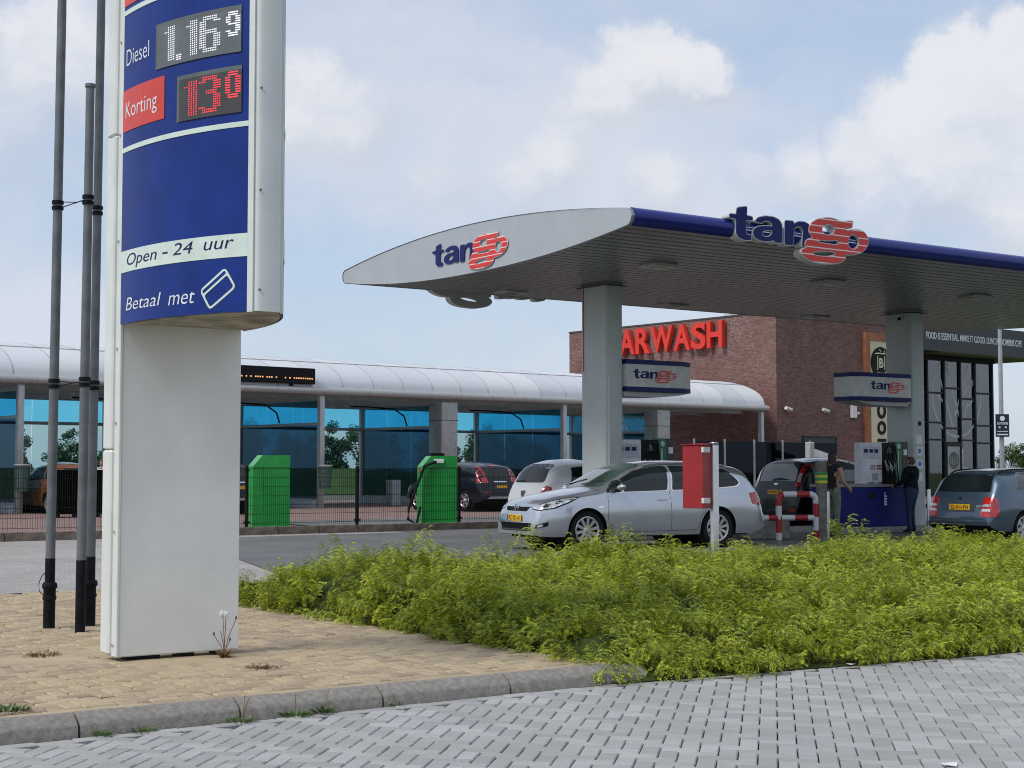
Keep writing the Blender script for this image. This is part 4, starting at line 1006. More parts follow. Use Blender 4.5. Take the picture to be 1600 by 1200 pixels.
# ================================================================== RESTAURANT
rs = thing('restaurant', 'dark framed glass restaurant front with white slogan on its fascia', 'building', BO + WU * 12.3 + WV * .6, WA)
FASC = mat('fascia_dark', (.030, .033, .038), .5, var=.1)
b = B(); b.box(-1.3, 10.6, -1.5, -.62, 7.85, 9.40); b.box(.1, 10.6, -.62, 12, 7.85, 9.40); b.build('fascia', FASC, rs)
b = B(); b.box(0.15, 10.55, -1.45, 11.9, 7.80, 7.85); b.build('soffit', mat('soffit_green', (.10, .12, .05), .7), rs)
text_obj('slogan', 'FOOD IS ESSENTIAL. MAKE IT GOOD. LUNCHROOMBRIOCHE', PALE, rs, (3.58, -1.503, 8.66), 0, 9.25, .37, off=.004, depth=.01)
FG = glass_mat('facade_glass', (.27, .31, .33), 2.4)
xs = [0.05, 1.0, 2.6, 4.15, 5.6, 7.35]; rows = [0.1, 2.95, 3.95, 6.0, 7.55]
for x in xs:
    b = B(); b.box(x - .065, x + .065, -.12, .12, 0, 7.8); b.build('mullion', DARKMETAL, rs)
for i in range(len(xs) - 1):
    offs = [0, .0, -.3, .25, -.1][i]
    rr = [rows[0], rows[1] + (.15 if i % 2 else 0), 4.05 + offs, 5.7 - offs, rows[4]]
    for j in range(4):
        b = B(); b.box(xs[i] + .065, xs[i + 1] - .065, -.01, .01, rr[j] + .05, rr[j + 1] - .05); b.build('glass_pane', FG, rs, smooth=0)
        b = B(); b.box(xs[i] + .065, xs[i + 1] - .065, -.08, .08, rr[j + 1] - .049, rr[j + 1] + .049); b.build('transom', DARKMETAL, rs)
b = B(); b.box(0, 7.5, -.2, .2, 7.55, 7.8); b.build('head_beam', BLACK, rs)
b = B(); b.box(.05, 7.4, 8.0, 8.1, 0, 1.0); b.box(.05, 3.0, 7.9, 8.0, 1.0, 7.8); b.build('rear_wall', mat('inner_wall', (.10, .10, .10), .7), rs)
b = B(); b.box(.05, 7.4, .2, 8, 0, .05); b.build('floor', mat('inner_floor', (.14, .13, .12), .5), rs)
for y in (2.5, 5.2, 8.0):
    b = B(); b.box(7.27, 7.43, y - .08, y + .08, 0, 7.8); b.build('mullion', DARKMETAL, rs)
for y0, y1 in ((.12, 2.42), (2.58, 5.12), (5.28, 7.9)):
    b = B(); b.box(7.34, 7.36, y0, y1, .1, 7.6); b.build('glass_pane', FG, rs, smooth=0)
for x, y in ((1.8, 3), (3.4, 5), (5, 3.4)):
    b = B(); b.cyl((x, y, 5.3), (x, y, 5.9), .42, .18, 16); b.cyl((x, y, 5.9), (x, y, 7.8), .015, n=6); b.build('pendant_lamp', BLACK, rs)
FROST = mat('frosted_print', (.42, .44, .45), .6)
b = B()   # the big round emblem as frosted lines on the glass
def gl_line(x0, z0, x1, z1, w=.07):
    d = Vector((x1 - x0, 0, z1 - z0)); n = Vector((-d.z, 0, d.x)).normalized() * w
    b.quad(Vector((x0, -.014, z0)) + n, Vector((x1, -.014, z1)) + n, Vector((x1, -.014, z1)) - n, Vector((x0, -.014, z0)) - n)
cx, cz, rr = 3.9, 5.65, 2.35
for k in range(40):
    a0, a1 = 2 * math.pi * k / 40, 2 * math.pi * (k + 1) / 40
    if cz + rr * max(math.sin(a0), math.sin(a1)) < 7.5: gl_line(cx + rr * math.cos(a0), cz + rr * math.sin(a0), cx + rr * math.cos(a1), cz + rr * math.sin(a1))
for p in ((-1.1, 1.7, .2, -1.2), (-1.6, .9, -.4, -1.9), (1.1, 1.7, -.2, -1.2), (1.6, .9, .4, -1.9), (-.9, 1.8, -.9, .4), (.2, -1.2, .9, .4), (.9, .4, 1.7, .7), (-1.9, 0, -1.1, -.6), (1.9, 0, 1.1, -.6)):
    gl_line(cx + p[0], cz + p[1], cx + p[2], cz + p[3])
b.build('window_emblem', FROST, rs, smooth=0)
b = B(); b.box(2.75, 4.0, -.10, -.06, .15, 2.75); dr = b.build('door', mat('door_panel_grey', (.30, .33, .33), .4), rs)
b = B(); b.box(2.65, 2.75, -.14, -.04, .1, 2.95); b.box(4.0, 4.1, -.14, -.04, .1, 2.95); b.box(2.75, 4.0, -.14, -.04, 2.75, 2.95); b.build('frame', DARKMETAL, dr)
b = B(); b.cyl((3.38, -.101, 1.95), (3.38, -.112, 1.95), .48, n=30); ec = b.build('emblem', mat('emblem_grey', (.08, .10, .09), .5), dr)
b = B()
for k in range(5): b.box(3.02 + k * .17, 3.06 + k * .17, -.116, -.113, 1.68 + .04 * abs(k - 2), 2.22 - .04 * abs(k - 2))
b.build('emblem_lines', MATS['door_panel_grey'], ec)
b = B(); b.box(4.35, 4.8, -.03, -.015, 1.3, 1.6); b.build('sticker', mat('sticker_mint', (.25, .5, .42), .5), rs)
b = B(); b.box(4.05, 4.11, -.22, -.16, .9, 2.6); b.build('door_handle', STEEL, dr)
# lamp post with the notice
lp = thing('lamp_post', 'slim tall grey post right of the restaurant, behind the estate car', 'lamp post', (14.66, 46, 0))
b = B(); b.cyl((0, 0, 0), (0, 0, 7.0), .075, .055, 16); b.build('shaft', mat('post_pale', (.38, .40, .42), .4, metal=.3), lp)
nt_ = thing('notice_sign', 'small navy notice sign with white print on the slim post', 'sign', (14.66, 45.9, 0), R(-4))
b = B(); b.box(-.21, .19, -.03, 0, 2.40, 3.08, .01); b.build('plate', mat('notice_navy', (.012, .016, .05), .4), nt_)
text_obj('lettering', 'ATTENTIE', PALE, nt_, (-.01, -.0305, 2.80), 0, .32, .07, off=.01)
b = B(); b.cyl((-.01, -.0305, 2.95), (-.01, -.036, 2.95), .075, n=16); b.build('pictogram', PALE, nt_)
b = B(); b.box(-.12, -.07, -.034, -.0305, 2.66, 2.71); b.box(.06, .11, -.034, -.0305, 2.66, 2.71); b.box(-.17, .15, -.034, -.0305, 2.555, 2.575); b.box(-.17, .15, -.034, -.0305, 2.45, 2.49); b.build('small_print', PALE, nt_)

# ================================================================== CARS
def smooth_arr(xs, pts, sig=.035):
    x, z = zip(*pts); d = np.interp(xs, x, z); st = xs[1] - xs[0]; n = int(3 * sig / st); k = np.exp(-.5 * (np.arange(-n, n + 1) * st / sig) ** 2); k /= k.sum()
    p = np.concatenate([2 * d[0] - d[n:0:-1], d, 2 * d[-1] - d[-2:-n - 2:-1]]); return np.convolve(p, k, 'valid')
class Car:
    def __init__(self, name, label, loc, rz, spec, paint, group='cars at the station'):
        self.sp = sp = spec; self.L = L = sp['L']; self.t = thing(name, label, 'car', loc, rz, group)
        xs = np.arange(0, L + .0051, .01); self.xs = xs
        Hh = smooth_arr(xs, sp['top']); Bl = np.minimum(smooth_arr(xs, sp['belt'], .06), Hh - .012)
        pf, pr = sp.get('nose', .85), sp.get('tail', .55)
        plan = np.ones_like(xs); fm = xs < pf; plan[fm] = 1 - sp.get('nosein', .26) * ((pf - xs[fm]) / pf) ** 2.6
        rm = xs > L - pr; plan[rm] = 1 - sp.get('tailin', .15) * ((xs[rm] - (L - pr)) / pr) ** 2.6
        wb = sp['W'] / 2 * plan; zs = sp.get('sill', .21); ra = sp['r'] + .055
        self.wx = (sp['xf'], sp['xr'])
        st = set(np.round(np.linspace(0, L, 110), 3))
        for xw in self.wx:
            for k in range(25): st.add(round(xw + ra * math.cos(math.pi * k / 24), 4))
        st = sorted(s for s in st if 0 <= s <= L)
        n1, n2 = 9, 16; vs = []; fs = []
        sdx, sdy = (0, .08, .3, .58, .82, 1), (.93, .965, .992, 1.0, .985, .945)
        for x in st:
            H = np.interp(x, xs, Hh); Bb = np.interp(x, xs, Bl); w = np.interp(x, xs, wb)
            zl = zs + (.03 * max(0, (.35 - x) / .35) ** 2 if x < .35 else 0) + (.12 * max(0, (x - (L - .4)) / .4) ** 2)
            for xw in self.wx:
                d = abs(x - xw)
                if d <= ra: zl = max(zl, sp['r'] + math.sqrt(max(0, ra * ra - d * d)))
            zl = min(zl, Bb - .03); row = []
            for k in range(n1):
                z = zl + (Bb - zl) * k / n1; tau = (z - zs) / max(.05, Bb - zs); row.append((w * float(np.interp(tau, sdx, sdy)), z))
            cab = min(1, max(0, (H - Bb - .12) / .25)); n = 2.0 + cab * sp.get('square', 1.0); y0 = w * (.945 - .012 * cab)
            for k in range(n2 + 1):
                a = math.pi / 2 * k / n2; row.append((y0 * max(0, math.cos(a)) ** (2 / n) if k < n2 else 0, Bb + (H - Bb) * math.sin(a) ** (2 / n)))
            full = [(x, y, z) for y, z in row] + [(x, -y, z) for y, z in row[-2::-1]]
            vs.append(full)
        m = len(vs[0]); flat = [v for r in vs for v in r]
        for i in range(len(vs) - 1):
            for k in range(m - 1): fs.append((i * m + k, i * m + k + 1, (i + 1) * m + k + 1, (i + 1) * m + k))
        fs.append(tuple(range(m))); fs.append(tuple(range((len(vs) - 1) * m, len(vs) * m))[::-1])
        self.bvh = BVHTree.FromPolygons([Vector(v) for v in flat], fs)
        bm_ = B()
        bv = [bm_.bm.verts.new(v) for v in flat]
        for f in fs: bm_.bm.faces.new([bv[i] for i in f])
        self.body = bm_.build('body', paint, self.t, smooth=42)
        # floor and wheel wells
        b = B(); b.box(.25, L - .3, -sp['W'] / 2 + .26, sp['W'] / 2 - .26, zs - .03, .62)
        for xw in self.wx: b.cyl((xw, -sp['W'] / 2 + .10, sp['r'] + .01), (xw, sp['W'] / 2 - .10, sp['r'] + .01), ra + .015, n=24)
        b.build('underbody', RUBBER, self.t)
        for xw in self.wx:
            for sg in (-1, 1): self.wheel(xw, sg)
    def wheel(self, xw, sg):
        sp = self.sp; r = sp['r']; wd = .20; y = sg * (sp['W'] / 2 - .125)
        M = Matrix.Translation((xw, y, r)) @ Matrix.Rotation(R(90) * (1 if sg < 0 else -1), 4, 'X')
        rr = r * sp.get('rim', .67)
        b = B(); b.lathe([(rr, -wd / 2), (r * .93, -wd / 2), (r * .985, -wd / 2 + .025), (r, -wd / 2 + .05), (r, wd / 2 - .05), (r * .985, wd / 2 - .025), (r * .93, wd / 2), (rr + .012, wd / 2 - .004), (rr, wd / 2 - .02)], 40, M)
        w = b.build('wheel', RUBBER, self.t, smooth=40)
        b = B(); b.lathe([(.001, wd / 2 - .075), (rr, wd / 2 - .075)], 32, M); b.build('rim_recess_shade', mat('rim_shadow', (.02, .02, .021), .6), w)  # dark disc standing in for the shade behind the spokes
        b = B(); b.lathe([(rr + .002, -wd / 2 + .02), (rr + .002, wd / 2 - .012), (rr - .012, wd / 2 - .006), (rr - .028, wd / 2 - .02), (rr - .03, wd / 2 - .07)], 40, M)
        b.lathe([(.001, wd / 2 - .008), (.045, wd / 2 - .010), (.062, wd / 2 - .025), (.065, wd / 2 - .07)], 20, M)
        ns = sp.get('spokes', 10)
        for k in range(ns):
            a = 2 * math.pi * k / ns + .2; M2 = M @ Matrix.Rotation(a, 4, 'Z'); h = sp.get('spw', .017)
            vv = [b.bm.verts.new(M2 @ Vector(p)) for p in ((.05, -h, wd / 2 - .022), (rr - .015, -h * 1.35, wd / 2 - .016), (rr - .015, h * 1.35, wd / 2 - .016), (.05, h, wd / 2 - .022), (.05, -h * 1.2, wd / 2 - .06), (rr - .015, -h * 1.6, wd / 2 - .06), (rr - .015, h * 1.6, wd / 2 - .06), (.05, h * 1.2, wd / 2 - .06))]
            for f in ((0, 1, 2, 3), (0, 4, 5, 1), (3, 2, 6, 7), (1, 5, 6, 2)): b.bm.faces.new([vv[i] for i in f])
        b.build('rim', mat('alloy', (.50, .50, .51), .3, metal=.75), w, smooth=30)
    def patch(self, name, m, poly, view, off=.004, parent=None, grid=.06, r=0.0, rim=.008):
        """a panel cut to an outline and laid on the body; view: L R (sides), F B (ends), T (top), l r (slantwise on the front corners)"""
        if r: poly = rpoly(poly, r)
        b = B(); bm = b.bm
        bm.faces.new([bm.verts.new((p[0], p[1], 0)) for p in poly])
        for ax in (0, 1):
            lo = min(p[ax] for p in poly); hi = max(p[ax] for p in poly); n = int((hi - lo) / grid)
            for i in range(1, n + 1):
                c = [0, 0, 0]; c[ax] = lo + (hi - lo) * i / (n + 1); nn = [0, 0, 0]; nn[ax] = 1
                bmesh.ops.bisect_plane(bm, geom=bm.verts[:] + bm.edges[:] + bm.faces[:], plane_co=c, plane_no=nn)
        bmesh.ops.triangulate(bm, faces=bm.faces[:])
        dead = []
        for v in bm.verts:
            a, c = v.co.x, v.co.y
            o, d = {'L': (Vector((a, -4, c)), Vector((0, 1, 0))), 'R': (Vector((a, 4, c)), Vector((0, -1, 0))), 'F': (Vector((-3, a, c)), Vector((1, 0, 0))),
                    'B': (Vector((self.L + 3, a, c)), Vector((-1, 0, 0))), 'T': (Vector((a, c, 5)), Vector((0, 0, -1))),
                    'l': (Vector((.7071 * a - 3, -.7071 * a - 3, c)), Vector((.7071, .7071, 0))), 'r': (Vector((.7071 * a - 3, .7071 * a + 3, c)), Vector((.7071, -.7071, 0)))}[view]
            h, n, _, _ = self.bvh.ray_cast(o, d)
            if h is None: dead.append(v); continue
            if view in 'LR' and abs(h.y) < self.sp['W'] * .30: dead.append(v); continue
            if n.dot(d) > 0: n = -n
            v.co = h + n * off
        if dead: bmesh.ops.delete(bm, geom=dead, context='VERTS')
        bmesh.ops.recalc_face_normals(bm, faces=bm.faces[:])
        if rim and bm.faces:
            cen = Vector((self.L / 2, 0, .7)); be = [e for e in bm.edges if e.is_boundary]
            g = bmesh.ops.extrude_edge_only(bm, edges=be)
            for v in [x for x in g['geom'] if isinstance(x, bmesh.types.BMVert)]: v.co += (cen - v.co).normalized() * (rim + off)
        return b.build(name, m, parent or self.t, smooth=50)
    def line(self, pts, view, w=.007, name='panel_gap', m=None):
        n = len(pts); L_, R_ = [], []
        for i in range(n):
            a = Vector(pts[max(0, i - 1)]); c = Vector(pts[min(n - 1, i + 1)]); d = (c - a).normalized(); nn = Vector((-d.y, d.x)) * w / 2; p = Vector(pts[i])
            L_.append(tuple(p + nn)); R_.append(tuple(p - nn))
        return self.patch(name, m or mat('gap_black', (.015, .015, .016), .7), L_ + R_[::-1], view, .0022, None, .12, 0, 0)
    def plate(self, s, view, yc, zc, tilt=0):
        x = -.3 if view == 'F' else self.L + .3
        h, n, _, _ = self.bvh.ray_cast(Vector((x, yc, zc)), Vector((1 if view == 'F' else -1, 0, 0)))
        sg = -1 if view == 'F' else 1
        o = B(); o.box(-.26, .26, -.012, 0, -.055, .055, .004); p = o.build('number_plate', YELLOWPLATE, self.t, (h.x + sg * .012, yc, zc), (0, 0, R(90) * sg))
        if s: text_obj('plate_text', s, mat('plate_black', (.012, .012, .012), .5), p, (.015, -.0125, 0), 0, .42, .074, off=.012, depth=.002)
        b = B(); b.box(-.26, -.222, -.0145, -.0122, -.053, .053); b.build('plate_band', mat('plate_blue', (.02, .06, .35), .4), p)
    def mirror(self, x, z, m):
        for sg in (-1, 1):
            h, n, _, _ = self.bvh.ray_cast(Vector((x, sg * 3, z)), Vector((0, -sg, 0)))
            b = B(); r = bmesh.ops.create_uvsphere(b.bm, u_segments=16, v_segments=10, radius=1)['verts']
            for v in r:
                v.co = Vector((x - .02 + v.co.x * (.085 if v.co.x < 0 else .05), h.y + sg * .12 + v.co.y * .115, z + .075 + v.co.z * (.062 if v.co.z > 0 else .045) - .02 * sg * v.co.y * sg))
            mm = b.build('mirror', m, self.t, smooth=60)
            b = B(); b.tube([(x, h.y - sg * .02, z + .01), (x, h.y + sg * .07, z + .035)], .022, 8); b.build('mirror_foot', BLACK, mm)
    def handle(self, x, z, m):
        for sg, vw in ((-1, 'L'), (1, 'R')):
            h, n, _, _ = self.bvh.ray_cast(Vector((x, sg * 3, z)), Vector((0, -sg, 0)))
            b = B(); b.tube([(x - .10, h.y + sg * .004, z), (x - .07, h.y + sg * .026, z + .004), (x + .07, h.y + sg * .026, z + .004), (x + .10, h.y + sg * .004, z)], .013, 8); b.build('door_handle', m, self.t)
    def rails(self, x0, x1, m, dz=.035):
        for sg in (-1, 1):
            pts = []
            for k in range(15):
                x = x0 + (x1 - x0) * k / 14; h, n, _, _ = self.bvh.ray_cast(Vector((x, sg * self.sp['W'] * .335, 4)), Vector((0, 0, -1))); e = min(k, 14 - k)
                pts.append((x, sg * self.sp['W'] * .335, h.z + (dz if e > 1 else (dz * .75 if e == 1 else .0))))
            b = B(); b.tube(pts, .016, 8); b.build('roof_rail', m, self.t)
    def sides(self, polys, m=CARGLASS, trim=None):
        for vw in ('L', 'R'):
            for poly in polys:
                if trim:
                    c = sum((Vector(p) for p in poly), Vector((0, 0))) / len(poly)
                    self.patch('window_trim', trim, [tuple(Vector(p) + (Vector(p) - c).normalized() * .028) for p in poly], vw, .003, r=.05)
                self.patch('side_window', m, poly, vw, .0065, r=.045)
def paint(name, col, metal=.5, rough=.32, coat=1.0): return mat(name, col, rough, metal=metal, var=.02, scale=2, coat=coat, spec=.5 if coat > .6 else .25)

# --- silver estate
SILVER = paint('silver_paint', (.50, .53, .57), .75, .24)
c = Car('estate_car', 'silver estate car behind the shrubs, facing left', (0, 0, 0), 0, dict(L=4.70, W=1.81, xf=.93, xr=3.615, r=.325, nose=.85, nosein=.23, tail=.65, tailin=.15, sill=.22, square=.95, spokes=10, spw=.02, rim=.72,
    top=[(0, .62), (.015, .70), (.05, .76), (.2, .85), (.55, .935), (.95, 1.0), (1.2, 1.04), (1.5, 1.20), (1.85, 1.375), (2.15, 1.465), (2.5, 1.505), (2.9, 1.515), (3.4, 1.505), (3.9, 1.465), (4.22, 1.42), (4.30, 1.385), (4.45, 1.17), (4.57, .99), (4.64, .89), (4.68, .76), (4.70, .60)],
    belt=[(0, .50), (.05, .63), (.2, .74), (.55, .82), (.95, .885), (1.4, .935), (2.0, .96), (3.2, .995), (4.1, 1.035), (4.5, .94), (4.64, .81), (4.7, .5)]), SILVER)
t = c.t; t.location = (1.39, 27.05, 0); 
# front wheel at local x .93, near side is y<0; car axis
ANG = R(27); near = Vector((math.cos(ANG), math.sin(ANG), 0)); side = Vector((-math.sin(ANG), math.cos(ANG), 0))
t.scale = (1.02, 1.02, 1.035); t.location = Vector((1.29, 26.9, 0.02)) - near * .95 + side * .83; t.rotation_euler = (0, 0, ANG)
c.sides([[(1.30, .955), (1.62, .965), (1.62, 1.16), (1.52, 1.12)], [(1.66, .968), (2.56, .992), (2.60, 1.40), (2.28, 1.385), (1.95, 1.30), (1.66, 1.175)], [(2.66, .995), (3.42, 1.015), (3.46, 1.38), (2.70, 1.41)], [(3.50, 1.02), (4.02, 1.06), (4.10, 1.11), (3.98, 1.24), (3.86, 1.32), (3.54, 1.38)]], trim=CHROME)
c.patch('windscreen', mat('windscreen_glass', (.05, .085, .075), .03, var=.35, scale=1.1, spec=.8, coat=.6), [(-.65, 1.055), (.65, 1.055), (.55, 1.42), (.34, 1.455), (-.34, 1.455), (-.55, 1.42)], 'F', .005, r=.06)
c.patch('rear_window', CARGLASS, [(-.57, 1.02), (.57, 1.02), (.50, 1.35), (-.50, 1.35)], 'B', .005, r=.06)
for sg in (-1, 1):
    dv = 'l' if sg < 0 else 'r'
    c.patch('headlight_surround', BLACK, [(.385, 0.685), (.55, 0.655), (.82, 0.695), (1.02, 0.785), (1.16, 0.885), (1.0, 0.885), (.75, 0.835), (.54, 0.765)], dv, .004, r=.03, grid=.04)
    hl = c.patch('headlight', LAMPCLEAR, [(.405, 0.695), (.55, 0.670), (.80, 0.710), (1.0, 0.800), (1.12, 0.872), (1.0, 0.870), (.76, 0.820), (.55, 0.755)], dv, .007, r=.03, grid=.04)
    c.patch('headlight_ring', BLACK, [(.60, 0.705), (.70, 0.715), (.74, 0.770), (.66, 0.775)], dv, .010, hl, r=.03)
    c.patch('headlight_ring', BLACK, [(.80, 0.760), (.87, 0.775), (.90, 0.825), (.83, 0.820)], dv, .010, hl, r=.03)
    c.patch('fog_lamp', BLACK, [(.47, .36), (.70, .40), (.72, .475), (.52, .43)], dv, .005, r=.02)
    c.patch('fog_lens', LAMPCLEAR, [(.52, .38), (.62, .395), (.63, .435), (.54, .425)], dv, .009, r=.02)
    c.patch('tail_lamp', TAIL, [(4.36, .74), (4.66, .70), (4.62, .90), (4.52, .965), (4.30, .93)], 'L' if sg < 0 else 'R', .006, r=.03)
    c.patch('tail_lamp', TAIL, [(sg * .45, .76), (sg * .80, .72), (sg * .80, .90), (sg * .45, .88)], 'B', .006, r=.03)
c.patch('grille', mat('grille_black', (.008, .008, .009), .6, var=.4, scale=60, spec=.08), [(-.36, .645), (.36, .645), (.46, .735), (-.46, .735)], 'F', .004, r=.02)
c.patch('grille_bar', CHROME, [(-.45, .715), (.45, .715), (.46, .74), (-.46, .74)], 'F', .009)
c.patch('lower_grille', MATS['grille_black'], [(-.50, .315), (.50, .315), (.58, .45), (-.58, .45)], 'F', .004, r=.02)
c.patch('lower_lip', mat('lip_dark', (.05, .052, .055), .5), [(-.55, .325), (.55, .325), (.56, .345), (-.56, .345)], 'F', .008)
h, n, _, _ = c.bvh.ray_cast(Vector((-2, 0, .70)), Vector((1, 0, 0)))
b = B(); b.tube([(0, .062 * math.cos(2 * math.pi * k / 20), .062 * math.sin(2 * math.pi * k / 20)) for k in range(21)], .009, 6); b.tube([(0, .055, -.012), (0, -.01, .006), (0, .012, -.006), (0, -.055, .012)], .008, 6); b.build('emblem', CHROME, t, (h.x - .014, 0, .70))
c.plate('PZ-721-X', 'F', 0.03, .53)
for vw in ('L', 'R'):
    c.line([(1.36, .30), (1.33, .55), (1.34, .90)], vw); c.line([(2.62, .30), (2.62, .60), (2.60, .98)], vw); c.line([(3.50, .98), (3.44, .75), (3.26, .55), (3.18, .30)], vw); c.line([(1.36, .30), (2.3, .29), (3.18, .30)], vw)
    c.patch('indicator', CHROME, [(1.12, .70), (1.24, .705), (1.24, .735), (1.15, .73)], vw, .005, r=.01)
c.mirror(1.58, .965, SILVER); c.handle(2.42, .83, CHROME); c.handle(3.30, .86, CHROME); c.rails(2.1, 4.0, mat('rail_grey', (.30, .31, .33), .3, metal=.6))
c.line([(.30, -.55), (.8, -.66), (1.22, -.72)], 'T'); c.line([(.30, .55), (.8, .66), (1.22, .72)], 'T')
b = B(); b.box(1.2, 1.36, -.1, .1, 1.02, 1.04)
b.bm.free()
MIR = B(); MIR.tube([(1.28, .55, 1.075), (1.45, .05, 1.185)], .008, 6); MIR.tube([(1.28, -.05, 1.095), (1.45, -.55, 1.16)], .008, 6); MIR.build('wiper', BLACK, t)

def rear_car(name, label, x, y, heading, spec, pm, plate, lamps='tall', group='cars at the station', win=None, sidew=None, trim=None, shape=None):
    """car seen from behind: rear centre at x, y; heading = direction it faces"""
    c = Car(name, label, (0, 0, 0), 0, spec, pm, group); L = spec['L']
    d = Vector((math.cos(heading), math.sin(heading), 0)); c.t.location = Vector((x, y, 0)) + d * L; c.t.rotation_euler = (0, 0, heading + math.pi)
    return c
# --- small white car seen from behind
WHITEP = paint('white_paint', (.80, .80, .77), 0, .35)
c = rear_car('hatchback_car', 'small white hatchback seen from behind, left of the canopy column', .20, 34.35, GA, dict(L=3.75, W=1.68, xf=.75, xr=3.05, r=.30, tail=.8, tailin=.30, sill=.2, square=.4, spokes=8,
    top=[(0, .55), (.04, .68), (.3, .86), (.8, .98), (1.0, 1.02), (1.5, 1.42), (1.9, 1.60), (2.4, 1.66), (2.9, 1.64), (3.22, 1.57), (3.34, 1.50), (3.52, 1.20), (3.62, 1.06), (3.70, .95), (3.74, .75), (3.75, .6)],
    belt=[(0, .48), (.1, .6), (.8, .86), (1.5, 1.02), (2.5, 1.08), (3.3, 1.10), (3.55, .98), (3.7, .8), (3.75, .5)]), WHITEP, 'x')
c.patch('rear_window', CARGLASS, [(-.56, 1.13), (.56, 1.13), (.50, 1.52), (.3, 1.545), (-.3, 1.545), (-.50, 1.52)], 'B', .005, r=.08)
for sg in (-1, 1): c.patch('tail_lamp', TAIL, [(sg * .60, .78), (sg * .72, .80), (sg * .735, 1.02), (sg * .66, 1.07), (sg * .60, 1.0)], 'B', .008, r=.03)
c.patch('emblem', mat('badge_dark', (.06, .06, .065), .3), [(-.085, .95), (.085, .95), (.07, .86), (0, .80), (-.07, .86)], 'B', .008, r=.02)
c.patch('wiper', BLACK, [(-.50, 1.135), (-.05, 1.145), (-.1, 1.17), (-.48, 1.17)], 'B', .012)
c.sides([[(1.35, 1.06), (2.1, 1.11), (2.1, 1.50), (1.75, 1.42)], [(2.18, 1.115), (2.95, 1.13), (2.85, 1.46), (2.18, 1.51)]])
b = B(); b.cyl((2.2, 0, 1.64), (2.25, 0, 1.82), .006, n=6); b.build('aerial', BLACK, c.t)
# --- dark suv at the wash
DARKP = paint('midnight_paint', (.007, .009, .017), .1, .3, .5)
SUV = dict(L=4.6, W=1.89, xf=.88, xr=3.65, r=.36, tail=.7, tailin=.14, sill=.28, square=1.0, spokes=6, spw=.03,
    top=[(0, .65), (.03, .8), (.2, .95), (1.0, 1.08), (1.2, 1.12), (1.75, 1.52), (2.1, 1.66), (2.8, 1.71), (3.6, 1.66), (4.10, 1.58), (4.20, 1.52), (4.40, 1.22), (4.48, 1.08), (4.56, .9), (4.6, .7)],
    belt=[(0, .55), (.1, .7), (.4, .85), (1.2, 1.02), (2.5, 1.09), (3.8, 1.16), (4.3, 1.15), (4.5, .98), (4.6, .6)])
def dark_suv(label, x, y, plate, grp):
    c = rear_car('suv_car', label, x, y, WA + math.pi / 2, SUV, DARKP, plate)
    c.t['group'] = grp
    c.patch('rear_window', CARGLASS, [(-.60, 1.18), (.60, 1.18), (.54, 1.50), (-.54, 1.50)], 'B', .005, r=.06)
    for sg in (-1, 1):
        c.patch('tail_lamp', TAIL, [(sg * .62, 1.18), (sg * .70, 1.52), (sg * .60, 1.53), (sg * .56, 1.2)], 'B', .008, r=.02)
        c.patch('tail_lamp', TAIL, [(sg * .52, .98), (sg * .80, .96), (sg * .78, 1.14), (sg * .56, 1.18)], 'B', .008, r=.03)
        c.patch('tail_lamp', TAIL, [(4.30, .98), (4.52, .97), (4.44, 1.16), (4.22, 1.50), (4.16, 1.48), (4.26, 1.18)], 'L' if sg < 0 else 'R', .008, r=.02)
        c.patch('reflector', mat('reflector_red', (.35, .01, .01), .2), [(sg * .5, .62), (sg * .8, .62), (sg * .8, .66), (sg * .5, .66)], 'B', .006)
    c.patch('high_brake_lamp', TAIL, [(-.18, 1.545), (.18, 1.545), (.18, 1.575), (-.18, 1.575)], 'B', .008)
    c.patch('bumper_guard', mat('guard_grey', (.33, .34, .35), .4), [(-.65, .42), (.65, .42), (.5, .50), (-.5, .50)], 'B', .008, r=.02)
    c.patch('badge', CHROME, [(-.28, .99), (.28, .99), (.28, 1.03), (-.28, 1.03)], 'B', .006)
    c.sides([[(1.5, 1.12), (2.4, 1.15), (2.4, 1.58), (1.95, 1.52)], [(2.48, 1.15), (3.3, 1.18), (3.3, 1.58), (2.48, 1.59)], [(3.38, 1.2), (3.95, 1.24), (3.85, 1.50), (3.38, 1.57)]])
    c.plate(plate, 'B', 0, .84); return c
dark_suv('dark blue suv with tall red tail lights right of the green machine', -.35, 53.3, '', 'dark cars queuing at the wash')
dark_suv('dark suv mostly hidden between the white pylon and green machine', -8.85, 50.2, '', 'dark cars queuing at the wash')
# --- orange hatchback in the left bay
ORANGE = paint('orange_paint', (.26, .085, .012), .4, .35)
c = rear_car('hatchback_car', 'bronze orange hatchback in the left wash bay behind the poles', -14.1, 50.5, WA + math.pi / 2, dict(L=4.1, W=1.75, xf=.8, xr=3.3, r=.32, tail=.6, tailin=.16, sill=.22, square=.8, spokes=7,
    top=[(0, .6), (.03, .72), (.3, .9), (.9, 1.02), (1.1, 1.06), (1.6, 1.44), (2.0, 1.62), (2.6, 1.68), (3.4, 1.62), (3.72, 1.55), (3.85, 1.42), (4.0, 1.05), (4.07, .9), (4.1, .65)],
    belt=[(0, .5), (.2, .72), (1.1, .98), (2.5, 1.04), (3.6, 1.1), (3.9, 1.0), (4.1, .55)]), ORANGE, 'x')
c.t['group'] = 'cars in the wash'
c.sides([[(1.25, 1.03), (2.05, 1.08), (2.05, 1.52), (1.75, 1.45)], [(2.12, 1.08), (2.9, 1.12), (2.9, 1.53), (2.12, 1.54)], [(2.98, 1.13), (3.5, 1.16), (3.4, 1.46), (2.98, 1.52)]])
